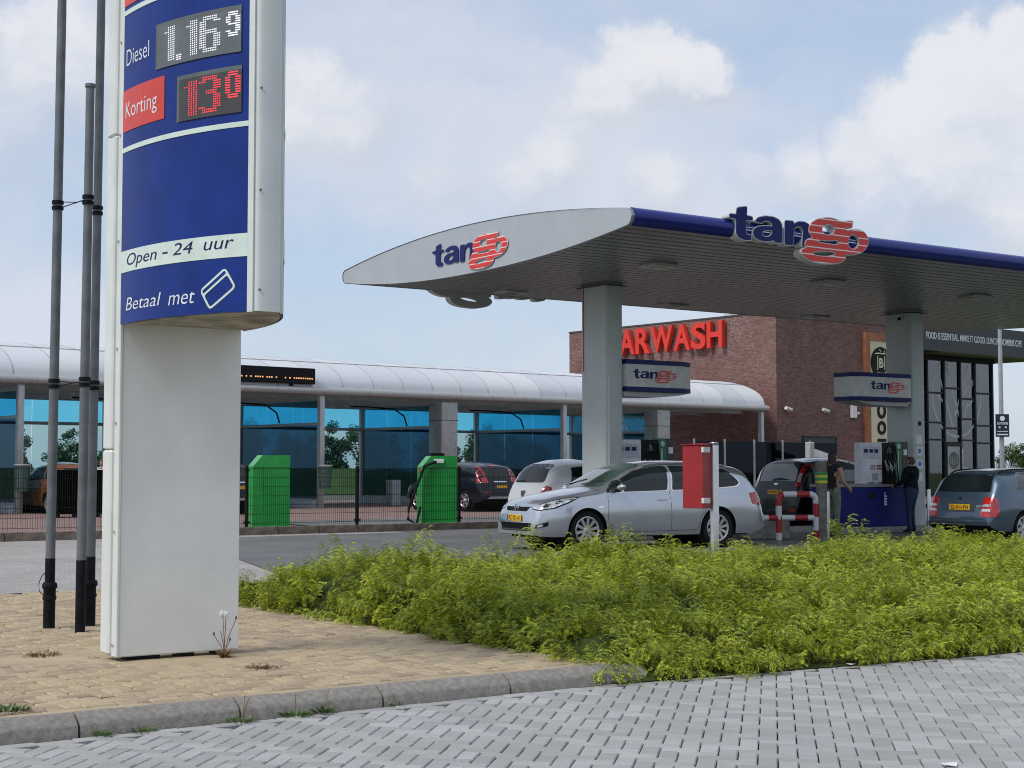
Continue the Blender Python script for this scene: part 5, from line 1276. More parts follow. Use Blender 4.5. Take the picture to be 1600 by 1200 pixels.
c.patch('rear_window', CARGLASS, [(-.58, 1.08), (.58, 1.08), (.52, 1.46), (-.52, 1.46)], 'B', .005, r=.06)
for sg in (-1, 1): c.patch('tail_lamp', TAIL, [(sg * .58, .85), (sg * .76, .85), (sg * .76, 1.2), (sg * .64, 1.2)], 'B', .008, r=.03)
c.plate('', 'B', 0, .72)
c.handle(1.95, .9, BLACK); c.handle(2.8, .93, BLACK)
for vw in ('L', 'R'): c.line([(2.08, .35), (2.08, 1.06)], vw); c.line([(1.2, .35), (1.16, .7), (1.2, 1.0)], vw); c.patch('roof_highlight', mat('highlight_pale', (.42, .42, .42), .25, metal=.5), [(1.7, 1.585), (2.2, 1.64), (3.3, 1.60), (3.3, 1.57), (2.2, 1.60), (1.7, 1.56)], vw, .005)  # pale strip along the roof edge is a painted highlight
# --- black hatchback at the far pump
BLACKP = paint('black_paint', (.005, .005, .006), .0, .3, .35)
c = rear_car('hatchback_car', 'black hatchback with tall lamps beside the woman, seen from behind', 6.30, 37.05, GA, dict(L=4.25, W=1.76, xf=.83, xr=3.45, r=.32, tail=.6, tailin=.13, sill=.22, square=1.0, spokes=7,
    top=[(0, .6), (.03, .72), (.3, .92), (.9, 1.04), (1.1, 1.08), (1.6, 1.46), (2.0, 1.64), (2.6, 1.72), (3.3, 1.70), (3.86, 1.64), (3.95, 1.58), (4.12, 1.20), (4.18, 1.08), (4.23, .9), (4.25, .65)],
    belt=[(0, .5), (.2, .72), (1.1, 1.0), (2.5, 1.08), (3.6, 1.12), (4.05, 1.08), (4.2, .9), (4.25, .55)]), BLACKP, 'x')
c.patch('rear_window', mat('rear_glass_pale', (.05, .06, .06), .05, var=.3, scale=2, spec=.8, coat=.6), [(-.60, 1.14), (.60, 1.14), (.55, 1.56), (-.55, 1.56)], 'B', .005, r=.05)
c.patch('roof_panel', mat('roof_glint', (.10, .10, .11), .2, metal=.3, coat=1), [(1.9, -.55), (3.8, -.55), (3.8, .55), (1.9, .55)], 'T', .004, r=.1, grid=.2)  # glint on the black roof, painted as a lighter patch
for sg in (-1, 1):
    tl = c.patch('tail_lamp', TAIL, [(sg * .63, 1.02), (sg * .76, 1.02), (sg * .72, 1.52), (sg * .64, 1.56)], 'B', .009, r=.02)
    c.patch('tail_lamp_lens', LAMPCLEAR, [(sg * .64, 1.12), (sg * .74, 1.12), (sg * .72, 1.32), (sg * .645, 1.32)], 'B', .012, tl, r=.01)
    c.patch('reflector', MATS['reflector_red'], [(sg * .5, .42), (sg * .72, .42), (sg * .72, .5), (sg * .5, .5)], 'B', .006)
c.patch('badge', CHROME, [(-.06, 1.06), (.06, 1.06), (.06, 1.09), (-.06, 1.09)], 'B', .007, r=.01)
c.patch('wiper', BLACK, [(-.15, 1.15), (.48, 1.17), (.1, 1.22), (-.12, 1.19)], 'B', .012)
c.plate('J5-SN-SR', 'B', 0, .88)
c.sides([[(1.4, 1.1), (2.2, 1.14), (2.2, 1.60), (1.85, 1.52)], [(2.28, 1.14), (3.1, 1.16), (3.1, 1.61), (2.28, 1.62)], [(3.18, 1.17), (3.75, 1.2), (3.7, 1.54), (3.18, 1.60)]], mat('side_glass_pale', (.10, .12, .12), .04, var=.3, spec=.8))
# --- blue estate at the right edge
BLUEP = paint('slate_blue_paint', (.060, .098, .140), .5, .30)
FABIA = dict(L=4.23, W=1.65, xf=.80, xr=3.26, r=.30, tail=.6, tailin=.13, sill=.24, square=.9, spokes=7, spw=.032, rim=.74,
    top=[(0, .6), (.03, .72), (.3, .86), (.9, .98), (1.1, 1.02), (1.6, 1.32), (2.0, 1.43), (2.6, 1.455), (3.3, 1.44), (3.75, 1.40), (3.86, 1.35), (4.06, 1.02), (4.12, .92), (4.17, .80), (4.21, .62), (4.23, .5)],
    belt=[(0, .5), (.2, .70), (1.1, .92), (2.5, .955), (3.6, .98), (4.0, .92), (4.15, .76), (4.23, .45)])
c = rear_car('estate_car', 'slate blue estate car seen from behind, cut by the right edge', 8.55, 29.55, GA, FABIA, BLUEP, 'x')
c.patch('rear_window', CARGLASS, [(-.62, .99), (.62, .99), (.54, 1.335), (-.54, 1.335)], 'B', .005, r=.05)
for sg in (-1, 1):
    tl = c.patch('tail_lamp', TAIL, [(sg * .50, .52), (sg * .735, .52), (sg * .72, .86), (sg * .62, .90), (sg * .54, .88)], 'B', .009, r=.02)
    c.patch('tail_lamp', TAIL, [(4.02, .53), (4.20, .52), (4.16, .84), (4.06, .89), (4.02, .86)], 'L' if sg < 0 else 'R', .009, r=.02)
    for z in (.62, .71): c.patch('tail_lamp_lens', LAMPCLEAR, [(sg * .53, z), (sg * .70, z), (sg * .70, z + .05), (sg * .55, z + .05)], 'B', .013, tl, r=.01)
c.patch('plate_recess', mat('recess_dark', (.03, .045, .06), .4), [(-.36, .61), (.36, .61), (.40, .80), (-.40, .80)], 'B', .004, r=.02)
c.patch('badge', CHROME, [(-.05, .84), (.05, .84), (.05, .89), (-.05, .89)], 'B', .008, r=.02)
c.patch('badge', CHROME, [(.40, .70), (.50, .70), (.50, .74), (.40, .74)], 'B', .008, r=.01)
c.patch('bumper_strip', mat('strip_dark', (.02, .022, .026), .6), [(-.72, .385), (.72, .385), (.72, .425), (-.72, .425)], 'B', .006)
c.line([(-.72, .485), (0, .47), (.72, .485)], 'B', .014)
c.line([(-.66, .50), (-.64, .95), (-.55, 1.36)], 'B'); c.line([(.66, .50), (.64, .95), (.55, 1.36)], 'B')
c.plate('22-XH-FN', 'B', 0, .70)
c.sides([[(1.35, .965), (2.1, .985), (2.1, 1.35), (1.75, 1.30)], [(2.17, .985), (2.85, 1.0), (2.85, 1.36), (2.17, 1.365)], [(2.95, 1.01), (3.42, 1.03), (3.38, 1.26), (3.25, 1.33), (2.98, 1.355)]], mat('side_glass_mid', (.06, .075, .075), .04, var=.3, spec=.8), trim=mat('trim_slate', (.22, .28, .34), .25, metal=.5))
c.rails(2.2, 3.75, BLACK, .05)
for vw in ('L', 'R'):
    c.line([(2.90, .98), (2.86, .78), (2.72, .5), (2.70, .3)], vw); c.line([(2.13, .3), (2.13, .97)], vw)
    c.line([(3.12 + .085 * math.cos(a), .80 + .085 * math.sin(a)) for a in np.linspace(0, 2 * math.pi, 17)], vw)
c.handle(2.72, .83, BLACK)

# ================================================================== PEOPLE
SKIN = mat('skin', (.42, .24, .17), .55, var=.08)
def person(label, loc, rz, mats, arms, legs, hair, hood=None, h=1.72, hairlen=0, sleeves=True, bulk=1.0):
    """continuous skinned figure facing local +y; mats: torso, trousers, shoes, arm"""
    t = thing('person', label, 'person', loc, rz, 'people at the station'); t['category'] = 'person'
    k = h / 1.72; J = []; E_ = []; Rr = []; T = []
    def add(p, r, par, tagn): J.append(Vector(p) * k); Rr.append(r * k); T.append(tagn); (E_.append((par, len(J) - 1)) if par is not None else None); return len(J) - 1
    pel = add((0, 0, .93), (.155 * bulk, .115 * bulk), None, 1)  if False else None
    def A(p, rx, ry, par, g): J.append(Vector(p) * k); Rr.append((rx * k, ry * k)); T.append(g); (E_.append((par, len(J) - 1)) if par is not None else None); return len(J) - 1
    pel = A((0, 0, .95), .150 * bulk, .115 * bulk, None, 1); wai = A((0, .0, 1.10), .135 * bulk, .105 * bulk, pel, 0)
    che = A((0, -.005, 1.28), .155 * bulk, .115 * bulk, wai, 0); sho = A((0, -.01, 1.42), .12 * bulk, .085 * bulk, che, 0)
    nec = A((0, .0, 1.49), .052, .055, sho, 3); h0 = A((0, .02, 1.575), .072, .085, nec, 3); h1 = A((0, .022, 1.66), .062, .078, h0, 3); A((0, .015, 1.705), .03, .04, h1, 3)
    for sg, (el, wr) in zip((-1, 1), arms):
        s = A((sg * .185 * bulk, -.01, 1.405), .062 * bulk, .062 * bulk, sho, 0); m_ = A(Vector((sg * .2 * bulk, -.01, 1.39)).lerp(Vector(el), .5), .053 * bulk, .053 * bulk, s, 0 if sleeves else 4)
        e = A(el, .045 * bulk, .045 * bulk, m_, 0 if sleeves else 4); w = A(wr, .031 * (bulk if sleeves else 1), .028 * (bulk if sleeves else 1), e, 0 if sleeves else 4)
        d = (Vector(wr) - Vector(el)).normalized(); hp = A(Vector(wr) + d * .06, .036, .02, w, 3)
        side = Vector((sg, 0, 0)).cross(d); side = side.normalized() if side.length > .1 else Vector((0, 1, 0))
        for f in range(4): q = Vector(wr) + d * .10 + side * (f - 1.5) * .020; f1 = A(q, .0095, .0095, hp, 3); A(q + d * (.045 + .01 * (f in (1, 2))) + Vector((-sg * .012, 0, 0)), .008, .008, f1, 3)
        th = Vector(wr) + d * .055 + side * .045; f1 = A(th, .011, .011, hp, 3); A(th + d * .035 + side * .01, .009, .009, f1, 3)
    for sg, (kn, an) in zip((-1, 1), legs):
        hp = A((sg * .092, 0, .88), .098 * bulk, .10 * bulk, pel, 1); m_ = A(Vector((sg * .092, 0, .88)).lerp(Vector(kn), .5), .082, .085, hp, 1); kk = A(kn, .062, .065, m_, 1); c_ = A(Vector(kn).lerp(Vector(an), .4), .058, .062, kk, 1)
        an_ = A(an, .046, .048, c_, 1); A(Vector(an) + Vector((0, -.05, -.045)), .038, .035, an_, 2); f1 = A(Vector(an) + Vector((sg * .01, .09, -.05)), .040, .03, an_, 2); A(Vector(an) + Vector((sg * .015, .16, -.055)), .034, .022, f1, 2)
    me = bpy.data.meshes.new('body'); me.from_pydata([tuple(v) for v in J], E_, [])
    ob = bpy.data.objects.new('body', me); COL.objects.link(ob)
    sk = ob.modifiers.new('skin', 'SKIN'); sk.use_smooth_shade = True
    if not me.skin_vertices: me.skin_vertices.new()
    for i, v in enumerate(me.skin_vertices[0].data): v.radius = Rr[i]; v.use_root = (i == 0)
    ob.modifiers.new('sub', 'SUBSURF').levels = 2
    dg = bpy.context.evaluated_depsgraph_get(); ev = bpy.data.meshes.new_from_object(ob.evaluated_get(dg))
    bpy.data.objects.remove(ob); bpy.data.meshes.remove(me)
    ev.materials.clear()
    for m in (mats[0], mats[1], mats[2], SKIN, SKIN): ev.materials.append(m)
    JJ = np.array([tuple(v) for v in J]); TT = np.array(T)
    # colour by nearest bone
    ea = JJ[[e[0] for e in E_]]; eb = JJ[[e[1] for e in E_]]; et = TT[[e[1] for e in E_]]
    for p in ev.polygons:
        c = np.array(p.center); ab = eb - ea; tt = np.clip(((c - ea) * ab).sum(1) / np.maximum(1e-9, (ab * ab).sum(1)), 0, 1); dd = np.linalg.norm(ea + ab * tt[:, None] - c, axis=1) - .02
        i = int(dd.argmin()); g = int(et[i]); p.material_index = g; p.use_smooth = True
    o = bpy.data.objects.new('body', ev); COL.objects.link(o); o.parent = t
    # hair, ears and face
    b = B(); r = bmesh.ops.create_uvsphere(b.bm, u_segments=20, v_segments=14, radius=1)['verts']
    for v in r:
        q = v.co.copy(); n_ = 1 + .06 * mnoise.noise(q * 5)
        v.co = Vector((q.x * .086 * n_, .012 + q.y * .104 * n_ - (.015 if q.y < 0 else 0), 1.63 + q.z * .100 * n_)) * k
        if q.y > .25 and q.z < .35: v.co += Vector((0, -.055, .05)) * k
        if q.z < -.2 and q.y < .2: v.co.z -= hairlen * k * min(1, -q.z) ; 
    b.build('hair', hair, t, smooth=80)
    b = B()
    for sg in (-1, 1): b.box(sg * .082 - .01, sg * .082 + .01, .0, .035, 1.575, 1.63, .006)
    b.box(-.012, .012, .10, .125, 1.575, 1.61, .004); b.build('ears_and_nose', SKIN, t)
    b = B()
    for sg in (-1, 1): b.box(sg * .03 - .012, sg * .03 + .012, .098, .104, 1.618, 1.628)
    b.box(-.022, .022, .098, .104, 1.545, 1.553); b.build('eyes_and_mouth', mat('eye_dark', (.05, .03, .03), .4), t)
    if hood:
        b = B(); b.lathe([(.11, 1.40), (.125, 1.45), (.115, 1.50), (.085, 1.515), (.075, 1.49)], 18, Matrix.Translation((0, -.035, 0)) @ Matrix.Scale(k, 4)); b.build('hood', hood, t, smooth=70)
    return t
NAVYJ = mat('navy_jacket', (.010, .012, .019), .85, spec=.1, var=.3, scale=12, bump=.3, bscale=20); JEANS = mat('jeans', (.018, .035, .085), .85, var=.3, scale=14, bump=.2); SHOE = mat('shoe', (.02, .02, .02), .6)
person('man in dark jacket and jeans at the pump, back turned', (9.02, 34.8, .0), GA + R(16), (NAVYJ, JEANS, SHOE), [((-.34, .05, 1.14), (-.27, .27, 1.08)), ((.34, .04, 1.14), (.25, .28, 1.10))], [((-.10, .02, .49), (-.11, -.01, .09)), ((.10, .03, .49), (.115, .0, .09))],
       mat('hair_brown', (.09, .055, .03), .7, var=.3, scale=30), NAVYJ, 1.70, .0, True, 1.42)
BLACKTOP = mat('black_top', (.010, .010, .012), .85, var=.2); SAGE = mat('sage_trousers', (.17, .19, .15), .85, var=.15, scale=10, bump=.2)
person('woman in black sleeveless top and grey green trousers beside the post', (6.62, 31.75, .0), R(-52), (BLACKTOP, SAGE, SHOE), [((-.23, .02, 1.13), (-.22, .20, .98)), ((.23, .03, 1.13), (.20, .24, 1.0))], [((-.10, .03, .49), (-.11, -.01, .09)), ((.10, .0, .49), (.11, -.03, .09))],
       mat('hair_dark', (.030, .014, .010), .6, var=.3, scale=30), None, 1.78, .16, False, .98)
person('person in white top half hidden behind the white pylon', (-12.86, 48.3, .0), R(150), (mat('white_top', (.62, .62, .62), .8), mat('tan_trousers', (.36, .15, .05), .8, var=.25), SHOE), [((-.23, .02, 1.13), (-.24, .10, .9)), ((.23, .03, 1.13), (.24, .12, .9))], [((-.10, .03, .49), (-.11, -.01, .09)), ((.10, .0, .49), (.11, -.03, .09))],
       mat('hair_brown', (.09, .055, .03)), None, 1.75, 0, False, 1.0)

# ================================================================== SHRUBS
sheet('planting_bed', [S(-.06, -.62), S(22, -.62), S(22, 7.3), S(-.06, 7.3)], -.128, SOIL)
def leaf_mat(name, c1, c2, c3):
    m = bpy.data.materials.new(name); m.use_nodes = True; nt = m.node_tree; nt.nodes.clear()
    out = nt.nodes.new('ShaderNodeOutputMaterial'); p = nt.nodes.new('ShaderNodeBsdfPrincipled'); tl = nt.nodes.new('ShaderNodeBsdfTranslucent'); mx = nt.nodes.new('ShaderNodeMixShader')
    g = nt.nodes.new('ShaderNodeNewGeometry'); oi = nt.nodes.new('ShaderNodeObjectInfo'); at = nt.nodes.new('ShaderNodeAttribute'); at.attribute_name = 'tip'
    a = ND(nt, 'ShaderNodeTexNoise', i_Vector=g.outputs['Position'], i_Scale=.9, i_Detail=4.0, i_Roughness=.6)
    c = MIX(nt, SMOOTH(nt, a.outputs[0], .36, .62), c1, c2)
    c = MIX(nt, MATH(nt, 'POWER', at.outputs['Fac'], 1.5), c, c3)
    c = MIX(nt, .6, c, MIX(nt, g.outputs['Random Per Island'], (.62, .62, .62), (1.3, 1.3, 1.3)), 'MULTIPLY')
    c = MIX(nt, .7, c, MIX(nt, oi.outputs['Random'], (.70, .76, .7), (1.25, 1.2, 1.2)), 'MULTIPLY')
    nt.links.new(c, p.inputs['Base Color']); nt.links.new(c, tl.inputs[0]); p.inputs['Roughness'].default_value = .42; p.inputs['Specular IOR Level'].default_value = .4
    mx.inputs[0].default_value = .22; nt.links.new(p.outputs[0], mx.inputs[1]); nt.links.new(tl.outputs[0], mx.inputs[2]); nt.links.new(mx.outputs[0], out.inputs[0]); return m
HEDGE = leaf_mat('shrub_leaf', (.036, .105, .008), (.15, .235, .013), (.62, .66, .05)); TWIG = mat('twig', (.075, .05, .03), .85)
def sprig(seed, length, leaf, droop, nl):
    r = random.Random(seed); vs = []; fs = []; tip = []; mi = []
    def leafquad(p, d, n, l, w, tv):
        k = len(vs); s = d.cross(n).normalized() * w; up = n * w * .35
        vs.extend([p, p + d * l * .5 + s + up, p + d * l, p + d * l * .5 - s + up]); fs.append((k, k + 1, k + 2)); fs.append((k, k + 2, k + 3)); tip.extend([tv] * 4); mi.extend([0, 0])
    def shoot(p0, d0, L, n, lf, tv0):
        p = p0.copy(); d = d0.normalized(); step = L / n; prev = p.copy()
        for i in range(n):
            d = (d + Vector((r.gauss(0, .10), r.gauss(0, .10), -droop * .12 + r.gauss(0, .05)))).normalized(); p = p + d * step
            f = i / n
            for sg in (-1, 1):
                sd = d.cross(Vector((0, 0, 1))); sd = sd.normalized() if sd.length > .05 else Vector((1, 0, 0))
                ld = (sd * sg + d * .7 + Vector((0, 0, r.uniform(-.1, .5)))).normalized(); nn = (Vector((0, 0, 1)) + Vector((r.gauss(0, .4), r.gauss(0, .4), 0))).normalized()
                leafquad(p, ld, nn, lf * r.uniform(.75, 1.2) * (1 - .35 * f), lf * .30 * (1 - .2 * f), min(1, tv0 + f * .8))
        k = len(vs); w = Vector((.0022, 0, 0)); vs.extend([p0 - w, p0 + w, p + w * .3]); fs.append((k, k + 1, k + 2)); tip.extend([0, 0, 0]); mi.append(1); return p
    base = Vector((0, 0, 0)); d = Vector((.75, 0, .75))
    p = base
    shoot(base, d, length, nl, leaf, .1)
    for j in range(9):
        f = .15 + .75 * j / 9; q = Vector((.75 * f * length * .8, 0, .75 * f * length * .8 - droop * .10 * f * f * length)); sg = 1 if j % 2 else -1
        shoot(q, Vector((.6, sg * r.uniform(.4, .8), r.uniform(.1, .5))), length * r.uniform(.3, .5) * (1.1 - .4 * f), int(nl * .45), leaf * .9, .3)
    me = bpy.data.meshes.new('sprig'); me.from_pydata([tuple(v) for v in vs], [], fs)
    a = me.attributes.new('tip', 'FLOAT', 'POINT'); a.data.foreach_set('value', tip); me.materials.append(HEDGE); me.materials.append(TWIG); me.polygons.foreach_set('material_index', mi)
    return bpy.data.objects.new('sprig', me)
spc = bpy.data.collections.new('sprigs')
for k in range(6): spc.objects.link(sprig(k, [.30, .36, .26, .40, .32, .22][k], .021, [1.0, 1.5, .8, 1.7, 1.2, .6][k], 20))
HL, HT = 17.0, 6.9
def hedge_h(s, t):
    e = min(1, max(0, t + .28) / .9) ** .55 * min(1, max(0, s + .22) / .55) ** .55 * min(1, max(0, HT + .3 - t) / .6) ** .5
    p = Vector((s, t, 0))
    base = .30 + .17 * min(1, max(0, t) / 4.5) + .07 * max(0, 1 - max(0, s) / 4) * min(1, max(0, t) / 4)
    return max(.0, e * (base + .15 * mnoise.noise(p * .55 + Vector((3, 1, 0))) + .16 * mnoise.noise(p * 1.5) + .10 * mnoise.noise(p * 3.6)))
def t_front(s): return -.06 - .40 * min(1, max(0, s) / 3.5)
vs = []; fs = []; ni, nj = 150, 64
for i in range(ni + 1):
    for j in range(nj + 1):
        s = -.10 + (HL + .1) * i / ni; t0 = t_front(s); t = t0 + (HT - t0) * j / nj
        q = S(s, t); vs.append((q.x, q.y, -.115 + max(0, hedge_h(s, t) - .17)))
for i in range(ni):
    for j in range(nj): k = i * (nj + 1) + j; fs.append((k, k + nj + 1, k + nj + 2, k + 1))
nb = len(vs); scl = [0.0] * nb; rot = [(0, 0, 0)] * nb; idx = [0] * nb
hr = random.Random(5)
N = 0
for _ in range(38000):
    s = hr.uniform(-.12, HL); t0 = t_front(s); t = t0 + (.07 + .05 * math.sin(s * 2.1) if s > 1.3 else -.03) + (HT - t0) * hr.random()
    cl_ = mnoise.noise(Vector((s * 2.3, t * 2.3, 7))) + .5 * mnoise.noise(Vector((s * 6, t * 6, 3)))
    if cl_ < -.06 and hr.random() < .84: continue
    q = S(s, t)
    if q.y > 3 and (800 + 2400 * q.x / q.y) > 1900: continue
    hgt = hedge_h(s, t); e = .06
    gx = (hedge_h(s + e, t) - hgt) / e; gy = (hedge_h(s, t + e) - hgt) / e
    f = hr.random() ** .45; z = -.10 + max(.02, hgt - .12 + .07 * cl_) * (.35 + .65 * f)
    if hr.random() < .06: z += .05
    # sprays lean down the slope of the mound
    az = math.atan2(-gy, -gx) + GA if (gx * gx + gy * gy) > .04 and hr.random() < .55 else hr.uniform(0, 6.283)
    vs.append((q.x, q.y, z)); scl.append(hr.uniform(.55, 1.15)); rot.append((hr.gauss(0, .35), hr.gauss(-.0, .40) , az + hr.gauss(0, .5))); idx.append(hr.randrange(6))
# a few long shoots that stand out on top
for s, t, z in ((.9, 5.9, .5), (3.3, 6.2, .5), (.2, 5.6, .45), (2.2, 6.4, .5), (5.2, 6.5, .5), (9.3, 6.6, .5), (4.2, 5.8, .45), (11, 6.2, .5)):
    for k in range(7):
        q = S(s + hr.gauss(0, .12), t + hr.gauss(0, .12)); vs.append((q.x, q.y, hedge_h(s, t) - .12 + hr.uniform(-.05, .08))); scl.append(hr.uniform(.9, 1.25)); rot.append((hr.gauss(0, .2), -.55 + hr.gauss(0, .2), hr.uniform(0, 6.28))); idx.append(hr.randrange(6))
me = bpy.data.meshes.new('shrubs'); me.from_pydata(vs, [], fs)
for nm, typ, dat, key in (('scl', 'FLOAT', scl, 'value'), ('idx', 'INT', idx, 'value')):
    a = me.attributes.new(nm, typ, 'POINT'); a.data.foreach_set(key, dat)
a = me.attributes.new('rot', 'FLOAT_VECTOR', 'POINT'); a.data.foreach_set('vector', [x for r_ in rot for x in r_])
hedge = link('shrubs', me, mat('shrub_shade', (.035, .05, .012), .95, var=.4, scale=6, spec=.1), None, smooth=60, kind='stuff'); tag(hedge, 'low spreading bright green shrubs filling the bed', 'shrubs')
ng = bpy.data.node_groups.new('sprays', 'GeometryNodeTree'); ng.interface.new_socket('Geometry', in_out='INPUT', socket_type='NodeSocketGeometry'); ng.interface.new_socket('Geometry', in_out='OUTPUT', socket_type='NodeSocketGeometry')
gi = ng.nodes.new('NodeGroupInput'); go = ng.nodes.new('NodeGroupOutput'); ip = ng.nodes.new('GeometryNodeInstanceOnPoints'); ci = ng.nodes.new('GeometryNodeCollectionInfo'); jn = ng.nodes.new('GeometryNodeJoinGeometry')
ci.inputs['Collection'].default_value = spc; ci.inputs['Separate Children'].default_value = True; ci.inputs['Reset Children'].default_value = True
def attr(nm, ty):
    n = ng.nodes.new('GeometryNodeInputNamedAttribute'); n.data_type = ty; n.inputs['Name'].default_value = nm; return n.outputs['Attribute']
cmp = ng.nodes.new('FunctionNodeCompare'); cmp.data_type = 'FLOAT'; cmp.operation = 'GREATER_THAN'; ng.links.new(attr('scl', 'FLOAT'), cmp.inputs[0]); cmp.inputs[1].default_value = .01
ng.links.new(gi.outputs[0], ip.inputs['Points']); ng.links.new(cmp.outputs[0], ip.inputs['Selection']); ng.links.new(ci.outputs[0], ip.inputs['Instance']); ip.inputs['Pick Instance'].default_value = True
ng.links.new(attr('idx', 'INT'), ip.inputs['Instance Index'])
er = ng.nodes.new('FunctionNodeEulerToRotation'); ng.links.new(attr('rot', 'FLOAT_VECTOR'), er.inputs[0]); ng.links.new(er.outputs[0], ip.inputs['Rotation']); ng.links.new(attr('scl', 'FLOAT'), ip.inputs['Scale'])
ng.links.new(gi.outputs[0], jn.inputs[0]); ng.links.new(ip.outputs[0], jn.inputs[0]); ng.links.new(jn.outputs[0], go.inputs[0])
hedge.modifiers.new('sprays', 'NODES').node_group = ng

# ================================================================== WEEDS
WEED = leaf_mat('weed_leaf', (.06, .13, .02), (.10, .17, .03), (.16, .2, .05)); DRY = mat('dry_stem', (.22, .16, .09), .9, var=.3, scale=30)
def weed(label, loc, r, h, n, m, seed, stems=0):
    rr = random.Random(seed); t = thing('weed', label, 'weed', loc, rr.uniform(0, 6), 'weeds in the paving'); b = B()
    for i in range(n):
        a = rr.uniform(0, 6.283); q = rr.random() ** .6 * r; p = Vector((q * math.cos(a), q * math.sin(a), 0)); d = Vector((math.cos(a), math.sin(a), rr.uniform(.3, 1.6))).normalized()
        L = rr.uniform(.4, 1) * h; s = d.cross(Vector((0, 0, 1))).normalized() * L * rr.uniform(.10, .2)
        b.bm.faces.new([b.bm.verts.new(v) for v in (p, p + d * L * .5 + s, p + d * L - Vector((0, 0, L * .15)), p + d * L * .5 - s)])
    b.build('leaves', m, t, smooth=0, kind='stuff')
    for i in range(stems):
        a = rr.uniform(0, 6.28); b = B(); H = rr.uniform(.5, 1) * h * 3; b.tube([(0, 0, 0), (math.cos(a) * H * .1, math.sin(a) * H * .1, H * .5), (math.cos(a) * H * .28, math.sin(a) * H * .28, H)], .0025, 5); b.build('stem', DRY, t)
    return t
weed('flat green weed cushion on the paving at the left edge', S(-4.25, .42, .0), .11, .05, 160, WEED, 1)
weed('green weed at the kerb foot near the left kerb joint', S(-3.86, -.03, -.12), .05, .06, 50, WEED, 2)
weed('small green weed tuft at the kerb foot, left of the pylon', S(-3.62, -.04, -.12), .06, .05, 60, WEED, 3)
weed('tall thin weed growing from the road below the pylon', S(-3.0, -.06, -.12), .07, .06, 60, WEED, 4, 4)
weed('leafy weed tuft against the kerb below the dandelion', S(-2.62, -.02, -.12), .08, .07, 90, WEED, 5, 1)
weed('upright weed against the kerb right of the leafy tuft', S(-2.42, -.01, -.12), .05, .09, 50, WEED, 6, 1)
weed('small weed at the kerb foot before the shrubs', S(-1.9, -.02, -.12), .04, .05, 30, WEED, 7, 1)
weed('dry brown weed tuft on the yellow paving by the poles', S(-3.25, 2.95, .0), .13, .06, 130, DRY, 8)
weed('dry grass tuft on the yellow paving right of the pylon', S(-2.2, 1.35, .0), .10, .05, 120, DRY, 9)
weed('small dry tuft between pylon and dry weed', S(-3.0, 2.55, .0), .05, .03, 40, DRY, 10)
d = thing('dandelion', 'dandelion with white seed head at the pylon foot', 'weed', S(-2.17, 2.05, .0), 0)
b = B(); rr = random.Random(3)
for i in range(90):
    a = rr.uniform(0, 6.283); dd = Vector((math.cos(a), math.sin(a), rr.uniform(.2, 1.2))).normalized(); L = rr.uniform(.04, .12); s = dd.cross(Vector((0, 0, 1))).normalized() * .008
    b.bm.faces.new([b.bm.verts.new(v) for v in (Vector((0, 0, .0)), dd * L * .5 + s, dd * L, dd * L * .5 - s)])
b.build('leaves', DRY, d, smooth=0, kind='stuff')
STEM = mat('dandelion_stem', (.20, .09, .075), .6)
for i, (dx, H, hd) in enumerate(((-.015, .32, 1), (.01, .31, 1), (-.08, .17, 2), (.04, .13, 2), (.085, .29, 2), (-.03, .20, 0))):
    b = B(); b.tube([(0, 0, 0), (dx * .3, 0, H * .5), (dx, 0, H)], .003, 5); st = b.build('stem', STEM, d)
    if hd == 1:
        b = B()
        for k in range(70):
            v = Vector((rr.gauss(0, 1), rr.gauss(0, 1), rr.gauss(0, 1))).normalized(); b.cyl(Vector((dx, 0, H + .01)), Vector((dx, 0, H + .01)) + v * .025, .0008, n=3); b.cyl(Vector((dx, 0, H + .01)) + v * .022, Vector((dx, 0, H + .01)) + v * .026, .004, n=4)
        b.build('seed_head', mat('seed_white', (.75, .75, .74), .8), st, smooth=0, kind='stuff')
    elif hd == 2:
        b = B(); b.lathe([(.001, H - .005), (.007, H), (.008, H + .012), (.004, H + .022), (.001, H + .024)], 8, Matrix.Translation((dx, 0, 0))); b.build('bud', mat('bud_brown', (.10, .075, .05), .8), st)

